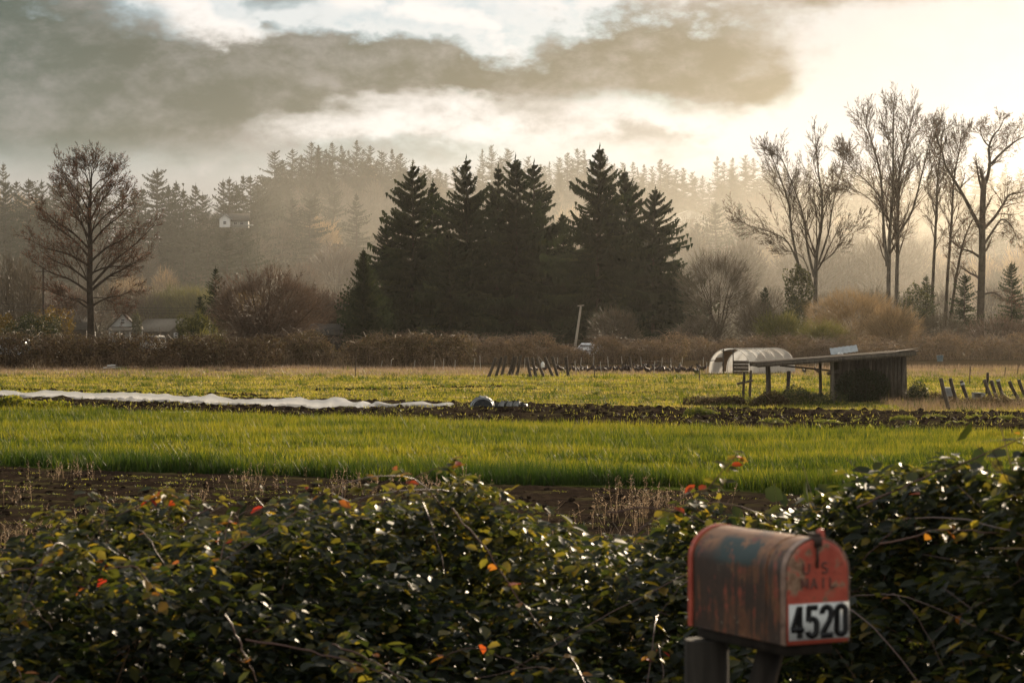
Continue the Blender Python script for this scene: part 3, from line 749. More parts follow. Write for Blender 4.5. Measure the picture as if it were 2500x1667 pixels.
def right_trees():
    Wt = lambda X, Y, d, dd=0: W(X, 860 - (860 - Y) * .955, d, dd)
    # twin forked cottonwood left of the tall one
    d = 330
    t = thing('bare_tree', 'leafless cottonwood forked low into spreading stems, left of the tallest bare tree', 'bare tree')
    g = Grower(8, jit=.075, trop=.075, ang=.50, ratio=.46, kids=(10, 7), rk=.45, maxlev=3, minL=.4)
    for pts, r0, r1, nk, L in [
        ([(1990, 860), (1990, 700), (1992, 610), (2002, 540), (2003, 470), (1993, 400), (1985, 330)], .48, .07, 16, 5.0),
        ([(1988, 668), (1972, 600), (1960, 520), (1945, 450), (1915, 370), (1900, 352)], .28, .05, 13, 4.6),
        ([(1992, 650), (2020, 560), (2032, 480), (2050, 400), (2060, 360)], .20, .05, 10, 4.0),
        ([(1958, 680), (1935, 560), (1925, 470), (1895, 380), (1885, 350)], .30, .05, 14, 4.4),
        ([(1950, 640), (1925, 580), (1890, 555), (1830, 535), (1800, 512)], .20, .03, 10, 4.0),
        ([(1992, 640), (2030, 610), (2060, 570), (2090, 530)], .16, .03, 9, 3.5),
        ([(1985, 690), (1960, 620), (1925, 600), (1890, 590)], .14, .03, 8, 3.2)]:
        g.stem([Wt(X, Y, d, (i * .5 if X < 1960 else -i * .4)) for i, (X, Y) in enumerate(pts)], r0 * .72, r1 * .7, int(nk * 1.5), t0=.25, L=L * 1.45, lend=.42, lev=1)
    g.parts(t, 'palebark', 'twig', .042, 'bud', 300)
    # tallest three stemmed tree
    d = 325
    t = thing('bare_tree', 'tallest leafless tree at right with three close upright trunks', 'bare tree')
    g = Grower(15, jit=.075, trop=.075, ang=.50, ratio=.46, kids=(10, 7), rk=.45, maxlev=3, minL=.4)
    for pts, r0, r1, nk, L in [
        ([(2167, 860), (2168, 700), (2170, 560), (2177, 440), (2176, 330), (2176, 250)], .50, .08, 26, 6.0),
        ([(2187, 860), (2188, 700), (2190, 560), (2190, 430), (2210, 330), (2222, 260)], .46, .07, 24, 5.6),
        ([(2163, 640), (2155, 520), (2148, 400), (2125, 310), (2110, 265)], .30, .06, 18, 5.0),
        ([(2192, 560), (2225, 500), (2245, 420), (2262, 340), (2270, 300)], .24, .05, 14, 4.6),
        ([(2150, 470), (2120, 430), (2080, 390), (2060, 360)], .16, .03, 10, 4.4),
        ([(2152, 500), (2110, 460), (2070, 440), (2045, 445)], .12, .03, 9, 3.6)]:
        g.stem([Wt(X, Y, d, (i * .4 - .8 if X < 2170 else -i * .35)) for i, (X, Y) in enumerate(pts)], r0 * .72, r1 * .7, int(nk * 1.4), t0=.28, L=L * 1.35, lend=.42, lev=1)
    g.parts(t, 'palebark', 'twig', .042, 'bud', 700)
    # slim pair
    for X0, Xt, Yt, lab, sd, dd in [(2277, 2300, 300, 'slim straight leafless tree just right of the tallest bare tree', 31, 335), (2312, 2345, 308, 'slim leaning leafless tree between the slim straight tree and the gnarled one', 32, 340)]:
        t = thing('bare_tree', lab, 'bare tree')
        g = Grower(sd, jit=.075, trop=.08, ang=.45, ratio=.46, kids=(9, 7), rk=.45, maxlev=3, minL=.4)
        g.stem([W(X0 - 5, 862, dd), W(X0, 700, dd), W((X0 * .7 + Xt * .3), 560, dd), W((X0 * .5 + Xt * .5), 440, dd), W(Xt - 4, 372, dd), W(Xt, Yt + 28, dd)], .27, .04, 40, t0=.35, L=5.6, lend=.45, lev=1)
        g.parts(t, 'bark', 'twig', .040, 'bud', 200)
    # gnarled old tree
    d = 290
    t = thing('bare_tree', 'thick gnarled old tree with crooked broken limbs near the right edge', 'bare tree')
    g = Grower(44, jit=.20, trop=.05, ang=.75, ratio=.48, kids=(9, 6), rk=.45, maxlev=3, minL=.3)
    for pts, r0, r1, nk, L in [
        ([(2392, 870), (2393, 760), (2395, 640), (2394, 560), (2395, 480), (2396, 452)], .62, .40, 3, 3.0),
        ([(2395, 560), (2372, 520), (2350, 480), (2325, 440), (2303, 405), (2295, 375), (2282, 345), (2275, 325)], .34, .05, 12, 2.6),
        ([(2396, 460), (2410, 440), (2420, 400), (2420, 360), (2432, 330), (2450, 310), (2460, 292)], .32, .05, 11, 2.6),
        ([(2420, 400), (2445, 375), (2475, 350), (2500, 335), (2530, 325)], .22, .05, 9, 2.6),
        ([(2396, 460), (2388, 435), (2383, 410), (2380, 395)], .20, .06, 4, 1.2),
        ([(2396, 565), (2430, 530), (2455, 495), (2470, 475), (2500, 468), (2540, 455)], .26, .05, 11, 3.0),
        ([(2400, 600), (2425, 565), (2450, 535), (2475, 550), (2490, 580)], .22, .04, 9, 2.4),
        ([(2392, 628), (2370, 615), (2340, 605), (2310, 580)], .22, .05, 8, 2.2),
        ([(2396, 720), (2430, 715), (2460, 735), (2490, 740)], .16, .03, 7, 2.0),
        ([(2420, 362), (2405, 345), (2390, 320), (2392, 312)], .14, .04, 7, 2.0),
        ([(2318, 800), (2330, 700), (2345, 610), (2360, 560), (2372, 535)], .26, .06, 11, 2.8)]:
        g.stem([W(X, Y, d, i * (.5 if X > 2400 else -.3)) for i, (X, Y) in enumerate(pts)], r0 * .8, r1 * .8, int(nk * 1.6), t0=.25, L=L * 1.3, lend=.55, lev=1)
    g.parts(t, 'bark', 'twig', .04, 'bud', 1500)
    # rounded small tree
    t = brush('bare_tree', 'small rounded leafless tree between the central firs and forked cottonwood', 'bare tree', 5200, (4.6, 4.6, 4.4), 8.0, 13, 'greybrush', px(1750, 800, 310) * np.array((1, 1, 0)), stems=7, twl=1.5, w=.035, seed=7, stemr=.16, core=.5)
right_trees()

# spreading brown tree and other mid-distance shrubs
def mid_plants():
    z0 = np.array((1, 1, 0))
    d = 236
    t = thing('bare_tree', 'wide spreading brown leafless tree behind the hedge, left of the firs', 'bare tree')
    g = Grower(61, jit=.15, trop=.07, ang=.6, ratio=.5, kids=(8, 6, 5), rk=.5, maxlev=4, minL=.5)
    for ex, ey, dy in [(640 + (a - 640) * .86, 868 + (b_ - 868) * .86, c_) for a, b_, c_ in [(520, 740, 1), (545, 700, -2), (575, 680, 1.5), (610, 668, -1), (640, 655, 2), (670, 652, -2), (700, 662, 1), (735, 672, -1), (765, 700, 2), (785, 735, -1), (560, 760, -2), (750, 755, 2), (690, 690, 3), (600, 720, 3)]]:
        s0 = W(640 + random.uniform(-8, 8), 868, d); e = W(ex, ey, d, dy)
        m = s0.lerp(e, .45) + Vector((0, 0, -.4 if abs(ex - 640) > 80 else .2))
        g.stem([s0, s0.lerp(m, .5) + Vector((0, 0, .15)), m, e], .16, .025, 12, t0=.25, L=2.5, lend=.6, lev=2, rk=.45)
    g.parts(t, 'bark', 'redtwig', .05)
    _, cr = brush_parts(9000, (5.6, 4.2, 3.7), 4.6, 9, stems=1, twl=1.1, w=.035, seed=17, updir=.5, core=.45)
    o = cr.build('twigs', MAT['redtwig'], t, loc=(px(648, 0, d)[0], d, 0)); kind(o, 'stuff')
    for sd, X, d, n, rad, zc, mat, lab in [
        (1, 2085, 262, 9000, (5.0, 4.5, 3.1), 3.6, 'tantwig', 'large rounded tan willow shrub below the tall right hand trees'),
        (2, 2180, 255, 5000, (2.6, 2.6, 2.4), 2.6, 'tantwig', 'smaller tan shrub leaning on right side of the large willow shrub'),
        (3, 1905, 258, 4000, (2.6, 2.4, 2.0), 2.2, 'yellowtwig', 'yellow green shrub left of the large tan willow shrub'),
        (4, 1850, 270, 3500, (2.4, 2.4, 2.6), 3.0, 'greybrush', 'grey brown shrub below the rounded small tree'),
        (5, 2290, 262, 3500, (3.2, 2.4, 2.2), 2.0, 'greybrush', 'brown brush between tan willow and gnarled tree'),
        (6, 2440, 258, 3500, (3.6, 2.4, 1.9), 1.9, 'redtwig', 'brown brush at the foot of the gnarled tree'),
        (7, 1500, 262, 3200, (2.6, 2.0, 2.4), 2.4, 'greybrush', 'upright leafless shrub beside the parked white car'),
        (8, 1720, 258, 3200, (3.2, 2.0, 1.9), 2.0, 'greybrush', 'brown brush behind the hoop house left end'),
        (9, 2010, 248, 3000, (2.6, 2.0, 1.7), 1.6, 'yellowtwig', 'low olive shrub right behind the hoop house')]:
        brush('shrub', lab, 'shrub', n, rad, zc, zc + rad[2], mat, px(X, 800, d) * z0, stems=6, twl=.95, w=.035, seed=200 + sd, stemr=.06, updir=.6)
    # leafy shrubs
    def leafy(lab, X, d, rad, zc, n, mat, size=.16, extra=None, name='shrub', cat='shrub'):
        g = np.random.default_rng(int(X) + n)
        t = thing(name, lab, cat, px(X, 800, d) * z0)
        c = norm(g.normal(size=(n, 3))) * (g.uniform(.2, 1, n) ** .35)[:, None]
        lump = 1 + .22 * np.sin(3 * np.arctan2(c[:, 1], c[:, 0]) + X) * np.cos(5 * c[:, 2]) + .12 * np.sin(9 * c[:, 0] + X)
        P = c * lump[:, None] * np.array(rad); P[:, 2] = np.maximum(P[:, 2] + zc, .1)
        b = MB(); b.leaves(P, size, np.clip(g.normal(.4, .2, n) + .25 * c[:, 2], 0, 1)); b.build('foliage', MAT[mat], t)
        s = MB()
        for k in range(6):
            a = k * 1.05; s.tubes([(0.1 * math.cos(a), .1 * math.sin(a), -.2)], [(rad[0] * .5 * math.cos(a), rad[1] * .5 * math.sin(a), zc)], .05, .02, 5)
        s.build('stem', MAT['bark'], t)
        if extra:
            m = 500; q = P[g.choice(np.where(c[:, 2] > .2)[0], m)]
            tw = MB(); tw.ribbons(q, q + np.stack([g.normal(0, .15, m), g.normal(0, .15, m), g.uniform(.2, .7, m)], -1), .035, g.random(m)); tw.build('twig', MAT[extra], t)['kind'] = 'stuff'
        return t
    leafy('ivy covered green bush rising above the dark hedge left of the brown spreading tree', 478, 190, (1.7, 1.6, 2.0), 2.0, 7000, 'shrubleaf', .14, 'yellowtwig')
    leafy('low green bush spilling from the hedge below the ivy covered bush', 505, 182, (1.7, 1.5, 1.3), 1.2, 4500, 'shrubleaf', .14, 'yellowtwig')
    leafy('broad dark green bush behind the hedge at far left', 85, 235, (2.9, 2.2, 2.2), 2.2, 6000, 'shrubleaf', .2)
    leafy('golden yellow leaved shrub at the left edge behind the hedge', 12, 240, (1.4, 1.4, 2.0), 2.4, 2500, 'orangetwig', .2)
    leafy('golden topped shrub behind the dark green bush at far left', 135, 250, (2.2, 1.6, 2.0), 3.2, 2600, 'orangetwig', .17)
    leafy('dark clipped bush beside the white gabled house', 333, 492, (.95, .95, 2.6), 3.4, 2500, 'shrubleaf', .3)
    leafy('yellow leaved small tree behind the brown spreading tree', 590, 300, (2.8, 2.0, 1.6), 6.2, 2600, 'orangetwig', .2, name='small_tree', cat='tree')
    leafy('dark ivy clad bush at the base of the forked cottonwood', 1950, 322, (2.0, 2.0, 3.4), 8.0, 4500, 'shrubleaf', .26)
    leafy('dark leafy undergrowth at the foot of the cottonwood', 1945, 318, (1.8, 1.8, 3.6), 3.6, 3500, 'shrubleaf', .26)
    leafy('olive conical bush behind the tan willow shrub', 2240, 300, (2.3, 2.3, 3.4), 5.0, 4500, 'shrubleaf', .24)
    for X, Yt, d, hw, lab in [(526, 652, 300, 1.9, 'small dark conifer behind the yellow green willows'), (488, 722, 296, 1.7, 'stubby dark conifer left of the small dark conifer'),
                              (2355, 668, 280, 2.6, 'young conifer standing left of the gnarled old tree'), (2470, 640, 300, 3.2, 'loose hazy conifer at the right edge behind the gnarled tree'), (1868, 700, 320, 2.0, 'short conifer in the belt left of the forked cottonwood'), (2262, 672, 330, 2.2, 'narrow dark conifer behind the slim bare trees')]:
        H = HC + (800 - Yt) / F * d
        t = conifer('conifer', lab, 'conifer', H, hw, 300, 9, seed=int(X), gap=.2, shape=.6); t.location = (px(X, 0, d)[0], d, 0)
    t = conifer('arborvitae', 'dense conical evergreen at the lower left end of the fir clump', 'evergreen', HC + 193 / F * 330, 4.2, 900, 9, seed=5, gap=.08, droop=.05, shape=.8)
    t.location = (px(888, 0, 330)[0], 330, 0)
mid_plants()

# ------------------------------------------------------------------ hedgerow
def hedge(label, x0, x1, d, h, dep, nleaf, ncane, tonem, seed):
    g = np.random.default_rng(seed)
    t = thing('hedgerow', label, 'hedge', ((x0 + x1) / 2, d, 0))
    Lx = x1 - x0
    nl = int(Lx / 1.1); cx = np.linspace(-Lx / 2, Lx / 2, nl) + g.normal(0, .4, nl); cy = g.uniform(0, dep, nl)
    vr = .08 if seed < 3 else .24
    ch = h * (1 + vr * g.normal(size=nl)).clip(.55, 1.4)
    k = g.integers(0, nl, nleaf)
    c = norm(g.normal(size=(nleaf, 3))) * (g.uniform(.3, 1, nleaf) ** .4)[:, None]
    P = np.stack([cx[k] + c[:, 0] * 1.5, cy[k] + c[:, 1] * 1.3, ch[k] * .5 + c[:, 2] * ch[k] * .5], -1)
    P[:, 2] = np.maximum(P[:, 2], .03)
    b = MB(); b.leaves(P, .13, np.clip(g.normal(tonem, .22, nleaf) + .12 * c[:, 2], 0, 1))
    kind(b.build('foliage', MAT['hedgeleaf'], t), 'stuff')
    k = g.integers(0, nl, ncane)
    A = np.stack([cx[k] + g.normal(0, .8, ncane), cy[k] + g.normal(0, .7, ncane) - .3, ch[k] * g.uniform(.2, .95, ncane)], -1)
    dv = np.stack([g.normal(0, .6, ncane), g.normal(0, .5, ncane), g.uniform(.1, .9, ncane)], -1)
    B = A + dv * .55; C = B + np.stack([dv[:, 0] * .7, dv[:, 1] * .7, dv[:, 2] * .1 - .25 * g.random(ncane)], -1) * .7
    s = MB(); tn = np.clip(g.normal(.6, .25, ncane), 0, 1)
    s.ribbons(A, B, .022, tn, w1=.9); s.ribbons(B, C, .020, tn, w1=.4)
    n2 = ncane // 4; X2 = g.uniform(-Lx / 2, Lx / 2, n2); Y2 = g.uniform(-.9, .2, n2)
    s.ribbons(np.stack([X2, Y2, 0 * X2], -1), np.stack([X2 + g.normal(0, .3, n2), Y2, g.uniform(.5, 1.5, n2)], -1), .022, g.random(n2))
    kind(s.build('stems', MAT['hedgecane'], t), 'stuff')
hedge('dark left stretch of dry bramble hedge below the houses', -42, -17.5, 172, 2.55, 4, 42000, 3000, .30, 1)
hedge('brown bramble hedge stretch below the spreading brown tree', -17.5, -4, 182, 2.5, 4, 25000, 2600, .52, 2)
hedge('low brown bramble hedge stretch in front of the firs', -4, 14, 205, 2.0, 4, 22000, 6000, .85, 3)
hedge('sparse brown brush stretch behind the hoop house', 14, 29, 222, 1.9, 5, 18000, 5000, .88, 4)
hedge('brown brush stretch behind the shed at right', 29, 56, 226, 2.0, 6, 24000, 6000, .85, 5)

# ------------------------------------------------------------------ houses
def gable(b, w, d, zw, zr, over=.4, th=.2, mi=0):
    """Two roof slabs, ridge along y; centred on x."""
    for s in (-1, 1):
        e = np.array((s * (w / 2 + over), 0, zw - over * (zr - zw) / (w / 2))); r = np.array((0, 0, zr))
        n = norm(np.array((s * (zr - zw), 0, w / 2)))
        V = []
        for yy in (-d / 2 - over, d / 2 + over):
            for q in (e, r):
                V += [q + (0, yy, 0), q + (0, yy, 0) + n * th]
        V = np.array(V)
        b.add(V, [(0, 1, 3, 2), (4, 6, 7, 5), (0, 4, 5, 1), (1, 5, 7, 3), (3, 7, 6, 2), (2, 6, 4, 0)], .5, mi)
def walls(b, w, d, zw, zr, mi=0):
    V = [(-w / 2, -d / 2, 0), (w / 2, -d / 2, 0), (w / 2, -d / 2, zw), (0, -d / 2, zr), (-w / 2, -d / 2, zw)]
    V2 = [(x, d / 2, z) for x, _, z in V]
    b.add(np.array(V + V2), np.array([(0, 1, 6, 5), (1, 2, 7, 6), (4, 0, 5, 9)]))
    b.add(np.array(V), np.array([[0, 1, 2, 3, 4]])); b.add(np.array(V2), np.array([[4, 3, 2, 1, 0]]))
def window(t, x, y, z, w, h, mat='white', ry=0):
    f = MB()
    for a, b_ in (((-w / 2, -h / 2), (w / 2, -h / 2)), ((-w / 2, h / 2), (w / 2, h / 2)), ((-w / 2, -h / 2), (-w / 2, h / 2)), ((w / 2, -h / 2), (w / 2, h / 2)), ((-w / 2, 0), (w / 2, 0))):
        f.bar((a[0], 0, a[1]), (b_[0], 0, b_[1]), .1, .1, ext=.1)
    o = f.build('window', MAT[mat], t, loc=(x, y - .06, z)); o.rotation_euler.z = ry
    p = MB(); p.box((0, .03, 0), (w, .04, h)); p.build('pane', MAT['glass'], o)
def on_hill(X, Y):
    ds = np.linspace(700, 1800, 400); z = hill_z((X - 1250) / F * ds, ds); yy = 800 - (z - HC) / ds * F
    return float(ds[np.argmax(yy <= Y)])
def houses():
    d = 500; x = px(303, 0, d)[0]
    t = thing('farmhouse', 'white gabled farmhouse with a porch behind the hedge at left', 'house', (x, d, -.2), R(6))
    b = MB(); walls(b, 5.4, 9, 3.2, 5.9); b.build('wall', MAT['offwhite'], t)
    b = MB(); gable(b, 5.4, 9, 3.2, 5.9, .5, .22); b.build('roof', MAT['shingle'], t)
    b = MB(); V = np.array([(-2.6, -4.45, 3.3), (3.9, -4.45, 3.3), (4.4, -7.0, 2.55), (-2.9, -7.0, 2.55)]); b.add(np.concatenate([V, V + (0, 0, .18)]), [(0, 1, 2, 3), (7, 6, 5, 4), (0, 4, 5, 1), (1, 5, 6, 2), (2, 6, 7, 3), (3, 7, 4, 0)])
    b.build('porch_roof', MAT['tanroof'], t)
    for cx in (-2.6, -.5, 1.6, 4.0):
        b = MB(); b.bar((cx, -6.7, 0), (cx, -6.7, 2.56), .22); b.build('column', MAT['white'], t)
    window(t, 0, -4.5, 4.5, .8, 1.0); window(t, -1.6, -4.5, 1.7, .9, 1.3); window(t, 1.8, -4.5, 1.7, .9, 1.3)
    b = MB(); b.box((0, -4.54, 1.05), (.9, .06, 2.1)); b.build('door', MAT['darkwood'], t)
    # long low house with tan roof
    x = px(402, 0, 530)[0]
    t = thing('bungalow', 'low dark gabled house with tan shingle roof right of the farmhouse', 'house', (x, 530, -.2), R(58))
    b = MB(); walls(b, 8.0, 9.5, 2.6, 5.0); b.build('wall', MAT['darkwall'], t)
    b = MB(); gable(b, 8.0, 9.5, 2.6, 5.0, .5, .2); b.build('roof', MAT['tanroof'], t)
    window(t, 1, -4.8, 1.5, 1.2, 1.1); window(t, -2, -4.8, 1.5, 1.2, 1.1)
    # dark house behind the big bare tree
    x = px(158, 0, 470)[0]
    t = thing('dark_house', 'dark roofed house half hidden behind the tall leafless tree', 'house', (x, 470, -.2), R(90))
    b = MB(); walls(b, 9, 10, 3, 5.6); b.build('wall', MAT['darkwood'], t)
    b = MB(); gable(b, 9, 10, 3, 5.6, .6, .25); b.build('roof', MAT['shingle'], t)
    window(t, 1.5, -5.55, 1.7, 1.1, 1.2)
    # long low barn behind the brown tree
    x = px(735, 0, 330)[0]
    t = thing('barn', 'long low grey roofed barn behind the spreading brown tree', 'barn', (x, 330, -.1), R(90))
    b = MB(); walls(b, 6, 11, 2.2, 3.5); b.build('wall', MAT['darkwall'], t)
    b = MB(); gable(b, 6, 11, 2.2, 3.5, .4, .15); b.build('roof', MAT['shingle'], t)
    # white house on the hill
    X = 572; d = on_hill(X, 560); x = px(X, 0, d)[0]; z = px(0, 560, d)[2] + .5
    t = thing('hill_house', 'small white gabled house high on the wooded hill at left', 'house', (x, d, z), R(0)); t.scale = (d / 920,) * 3
    b = MB(); walls(b, 4.0, 5.0, 3.2, 4.8); o = b.build('wall', MAT['white'], t, loc=(-3.2, -.8, 0))
    b = MB(); gable(b, 4.0, 5.0, 3.2, 4.8, .5, .25); b.build('roof', MAT['greypaint'], t, loc=(-3.2, -.8, 0))
    b = MB(); walls(b, 4.4, 9.5, 2.8, 5.2); o = b.build('wall', MAT['offwhite'], t, loc=(.6, 1.5, 0)); o.rotation_euler.z = R(90)
    b = MB(); gable(b, 4.4, 9.5, 2.8, 5.2, .5, .25); o = b.build('roof', MAT['tanroof'], t, loc=(.6, 1.5, 0)); o.rotation_euler.z = R(90)
    b = MB(); b.box((5.6, .5, .9), (3.0, 2.6, .3)); b.build('deck', MAT['offwhite'], t)
    window(t, -3.2, -3.35, 1.7, 1.2, 1.1); window(t, 0.6, -.75, 1.6, 1.4, 1.1); window(t, 3.0, -.75, 1.6, 1.4, 1.1)
    # hazy house on the right
    d = on_hill(1680, 562); x = px(1680, 0, d)[0]; z = px(0, 562, d)[2]
    t = thing('hill_house', 'hazy wide white house on the slope right of the firs', 'house', (x, d, z), R(8)); t.scale = (d / 920,) * 3
    b = MB(); walls(b, 13.5, 8, 4.6, 7.2); b.build('wall', MAT['offwhite'], t)
    b = MB(); gable(b, 13.5, 8, 4.6, 7.2, .6, .25); b.build('roof', MAT['greypaint'], t)
    for cx in (-4.5, -1.5, 1.5, 4.5): window(t, cx, -4.05, 3.4, 1.8, 1.3); window(t, cx, -4.05, 1.1, 1.8, 1.3)
    b = MB(); b.box((0, -5, 2.2), (13.5, 1.9, .2)); b.build('balcony', MAT['white'], t)
    for cx in (-6.5, -2.2, 2.2, 6.5):
        b = MB(); b.bar((cx, -5.8, -3), (cx, -5.8, 4.4), .2); b.build('post', MAT['white'], t)
houses()

# ------------------------------------------------------------------ vehicles, poles, wires
def car_tree(name, label, cat, paint, prof, glass, wid, loc, rz, wheels=(.85, 3.4), wr=.33):
    t = thing(name, label, cat, loc, rz)
    P = np.array(prof, float); n = len(P); b = MB()
    zmax = P[:, 1].max()
    rows = []
    for s, f in ((-1, 1), (1, 1)):
        w = wid / 2 * np.where(P[:, 1] > .95, 1 - .18 * (P[:, 1] - .95) / (zmax - .95 + 1e-6), 1)
        rows.append(np.stack([P[:, 0], s * w, P[:, 1]], -1))
    V = np.concatenate(rows)
    b.add(V, [(i, (i + 1) % n, n + (i + 1) % n, n + i) for i in range(n)])
    b.add(rows[0], np.arange(n)[None, ::-1]); b.add(rows[1], np.arange(n)[None])
    b.build('body', MAT[paint], t)
    for q in glass:
        q = np.array(q, float)
        for s in (-1, 1):
            w = wid / 2 * (1 - .18 * (q[:, 1] - .95) / (zmax - .95)) + .012
            g = MB(); g.add(np.stack([q[:, 0], s * w, q[:, 1]], -1), np.arange(len(q))[None]); g.build('side_window', MAT['glass'], t)
    for wx in wheels:
        for s in (-1, 1):
            w = MB(); w.path([(wx, s * (wid / 2 - .2), wr), (wx, s * (wid / 2 + .01), wr)], wr, 14); o = w.build('wheel', MAT['rubber'], t)
            r = MB(); r.path([(wx, s * (wid / 2 + .005), wr), (wx, s * (wid / 2 + .02), wr)], wr * .6, 12); r.build('rim', MAT['carsilver'], o)
    for s in (-.62, .62):
        h = MB(); h.box((.02, s * wid / 2, .68), (.06, .3, .16)); h.build('headlight', MAT['glass'], t)
    w = MB(); a = glass[0]; x0, z0 = prof[5]; x1, z1 = prof[6]
    w.add([(x0 + .08 - .02, -.72, z0 + .08), (x0 + .06, .72, z0 + .08), (x1 - .05, .64, z1 - .06), (x1 - .05, -.64, z1 - .06)], [(0, 1, 2, 3)]); w.build('windscreen', MAT['glass'], t)
    return t
CAR = [(.0, .35), (4.4, .35), (4.45, .75), (4.35, .98), (.0, .72), (1.15, .98), (1.95, 1.45), (3.3, 1.45)]
CAR = [(4.3, .32), (4.45, .72), (4.3, 1.0), (3.75, 1.05), (3.25, 1.44), (1.15, .98), (.1, .82), (0, .5), (.05, .3)]
CAR = [(.05, .3), (4.35, .3), (4.45, .75), (4.3, 1.0), (.1, .82), (1.15, .98), (1.9, 1.44), (3.2, 1.44)]
# ordered outline: bottom front, bottom rear, tail, deck, roof rear, roof front, cowl, nose
SEDAN = [(.05, .3), (0, .6), (.1, .82), (.6, .92), (1.0, .97), (1.15, .99), (1.9, 1.46), (3.1, 1.46), (3.75, 1.05), (4.35, 1.0), (4.45, .7), (4.38, .3)]
SG = [[(1.42, 1.0), (1.98, 1.38), (2.45, 1.40), (2.45, 1.0)], [(2.52, 1.0), (2.52, 1.40), (3.05, 1.39), (3.5, 1.05)]]
VAN = [(.05, .3), (0, .6), (.05, .9), (.3, 1.02), (.5, 1.08), (.6, 1.12), (1.2, 1.95), (4.6, 1.98), (4.75, 1.2), (4.8, 1.0), (4.8, .6), (4.75, .3)]
VG = [[(1.0, 1.2), (1.35, 1.75), (2.2, 1.78), (2.2, 1.2)], [(2.3, 1.2), (2.3, 1.78), (3.3, 1.78), (3.3, 1.2)], [(3.4, 1.2), (3.4, 1.78), (4.5, 1.78), (4.5, 1.2)]]
def vehicles():
    d = 250; p = px(1432, 0, d); car_tree('parked_car', 'white car parked behind the brush by the leaning pole', 'car', 'carwhite', SEDAN, SG, 1.75, (p[0] - .6, d, -.05), R(65))
    d = 300; p = px(366, 0, d); car_tree('parked_van', 'van with pale roof parked in front of the farmhouse', 'van', 'greypaint', VAN, VG, 1.9, (p[0] - .5, d, .0), R(78), (.95, 3.8), .36)
    r = MB(); r.box((2.9, 0, 1.99), (3.2, 1.5, .05)); r.build('roof_panel', MAT['carwhite'], bpy.data.objects['parked_van'])
    d = 236; p = px(-15, 0, d); car_tree('parked_truck', 'silver vehicle parked at the left edge behind the hedge', 'car', 'carsilver', VAN, VG, 1.9, (p[0] - 1.2, d, .1), R(-12), (.95, 3.8), .36)
    # poles
    d = 255; t = thing('utility_pole', 'pale leaning wooden pole in front of the firs', 'pole', px(1400, 800, d) * np.array((1, 1, 0)))
    a = np.array((0, 0, -.3)); e = px(1418, 748, d) - px(1400, 800, d) * np.array((1, 1, 0))
    b = MB(); b.path([a, a * .5 + e * .5, e], [.15, .13, .11], 8); b.build('pole', MAT['palewood'], t)
    b = MB(); b.bar(e + (-.35, 0, .05), e + (.35, 0, .12), .1); b.build('crossarm', MAT['palewood'], t)
    d = 300; t = thing('utility_pole', 'utility pole with crossarm behind the left branches of the tall leafless tree', 'pole', px(106, 800, d) * np.array((1, 1, 0)))
    h = px(0, 655, d)[2]
    b = MB(); b.path([(0, 0, -.3), (0, 0, h)], [.17, .13], 8); b.build('pole', MAT['darkwood'], t)
    b = MB(); b.bar((-1.0, 0, h - .4), (1.0, 0, h - .4), .13); b.build('crossarm', MAT['darkwood'], t)
    for k in (-.85, -.3, .3, .85):
        b = MB(); b.path([(k, 0, h - .34), (k, 0, h - .15)], .05, 6); b.build('insulator', MAT['greypaint'], t)
    for k, (Y0, Y1, lab) in enumerate([(738, 752, 'highest'), (745, 757, 'middle'), (752, 764, 'lowest')]):
        a = px(-60, Y0, 298); c = px(850, Y1 - 8, 330); tt = np.linspace(0, 1, 24)[:, None]
        pts = a * (1 - tt) + c * tt; pts[:, 2] -= 4 * .6 * (tt * (1 - tt))[:, 0]
        b = MB(); b.path(pts, .022, 4); tag(b.build('power_line', MAT['wire']), lab + ' of the three power lines crossing behind the tall leafless tree', 'wire', 'power lines')
    d = 262; p = px(1482, 800, d); b = MB(); b.box((0, 0, 1.1), (.32, .1, 2.2)); b.box((0, -.01, 2.05), (.36, .12, .3)); tag(b.build('marker_post', MAT['offwhite'], loc=(p[0], d, 0)), 'short pale marker post right of the parked white car', 'post')
    d = 215; p = px(2440, 0, d); p = px(2295, 0, d)
    t = thing('plastic_bin', 'small faded blue bin at the brush edge right of the shed', 'bin', (p[0], d, 0))
    b = MB(); b.path([(0, 0, 0), (0, 0, .50)], [.25, .30], 12); b.build('tub', MAT['teal'], t); b = MB(); b.path([(0, 0, .50), (0, 0, .56)], [.33, .30], 12); b.build('lid', MAT['teal'], t)
vehicles()

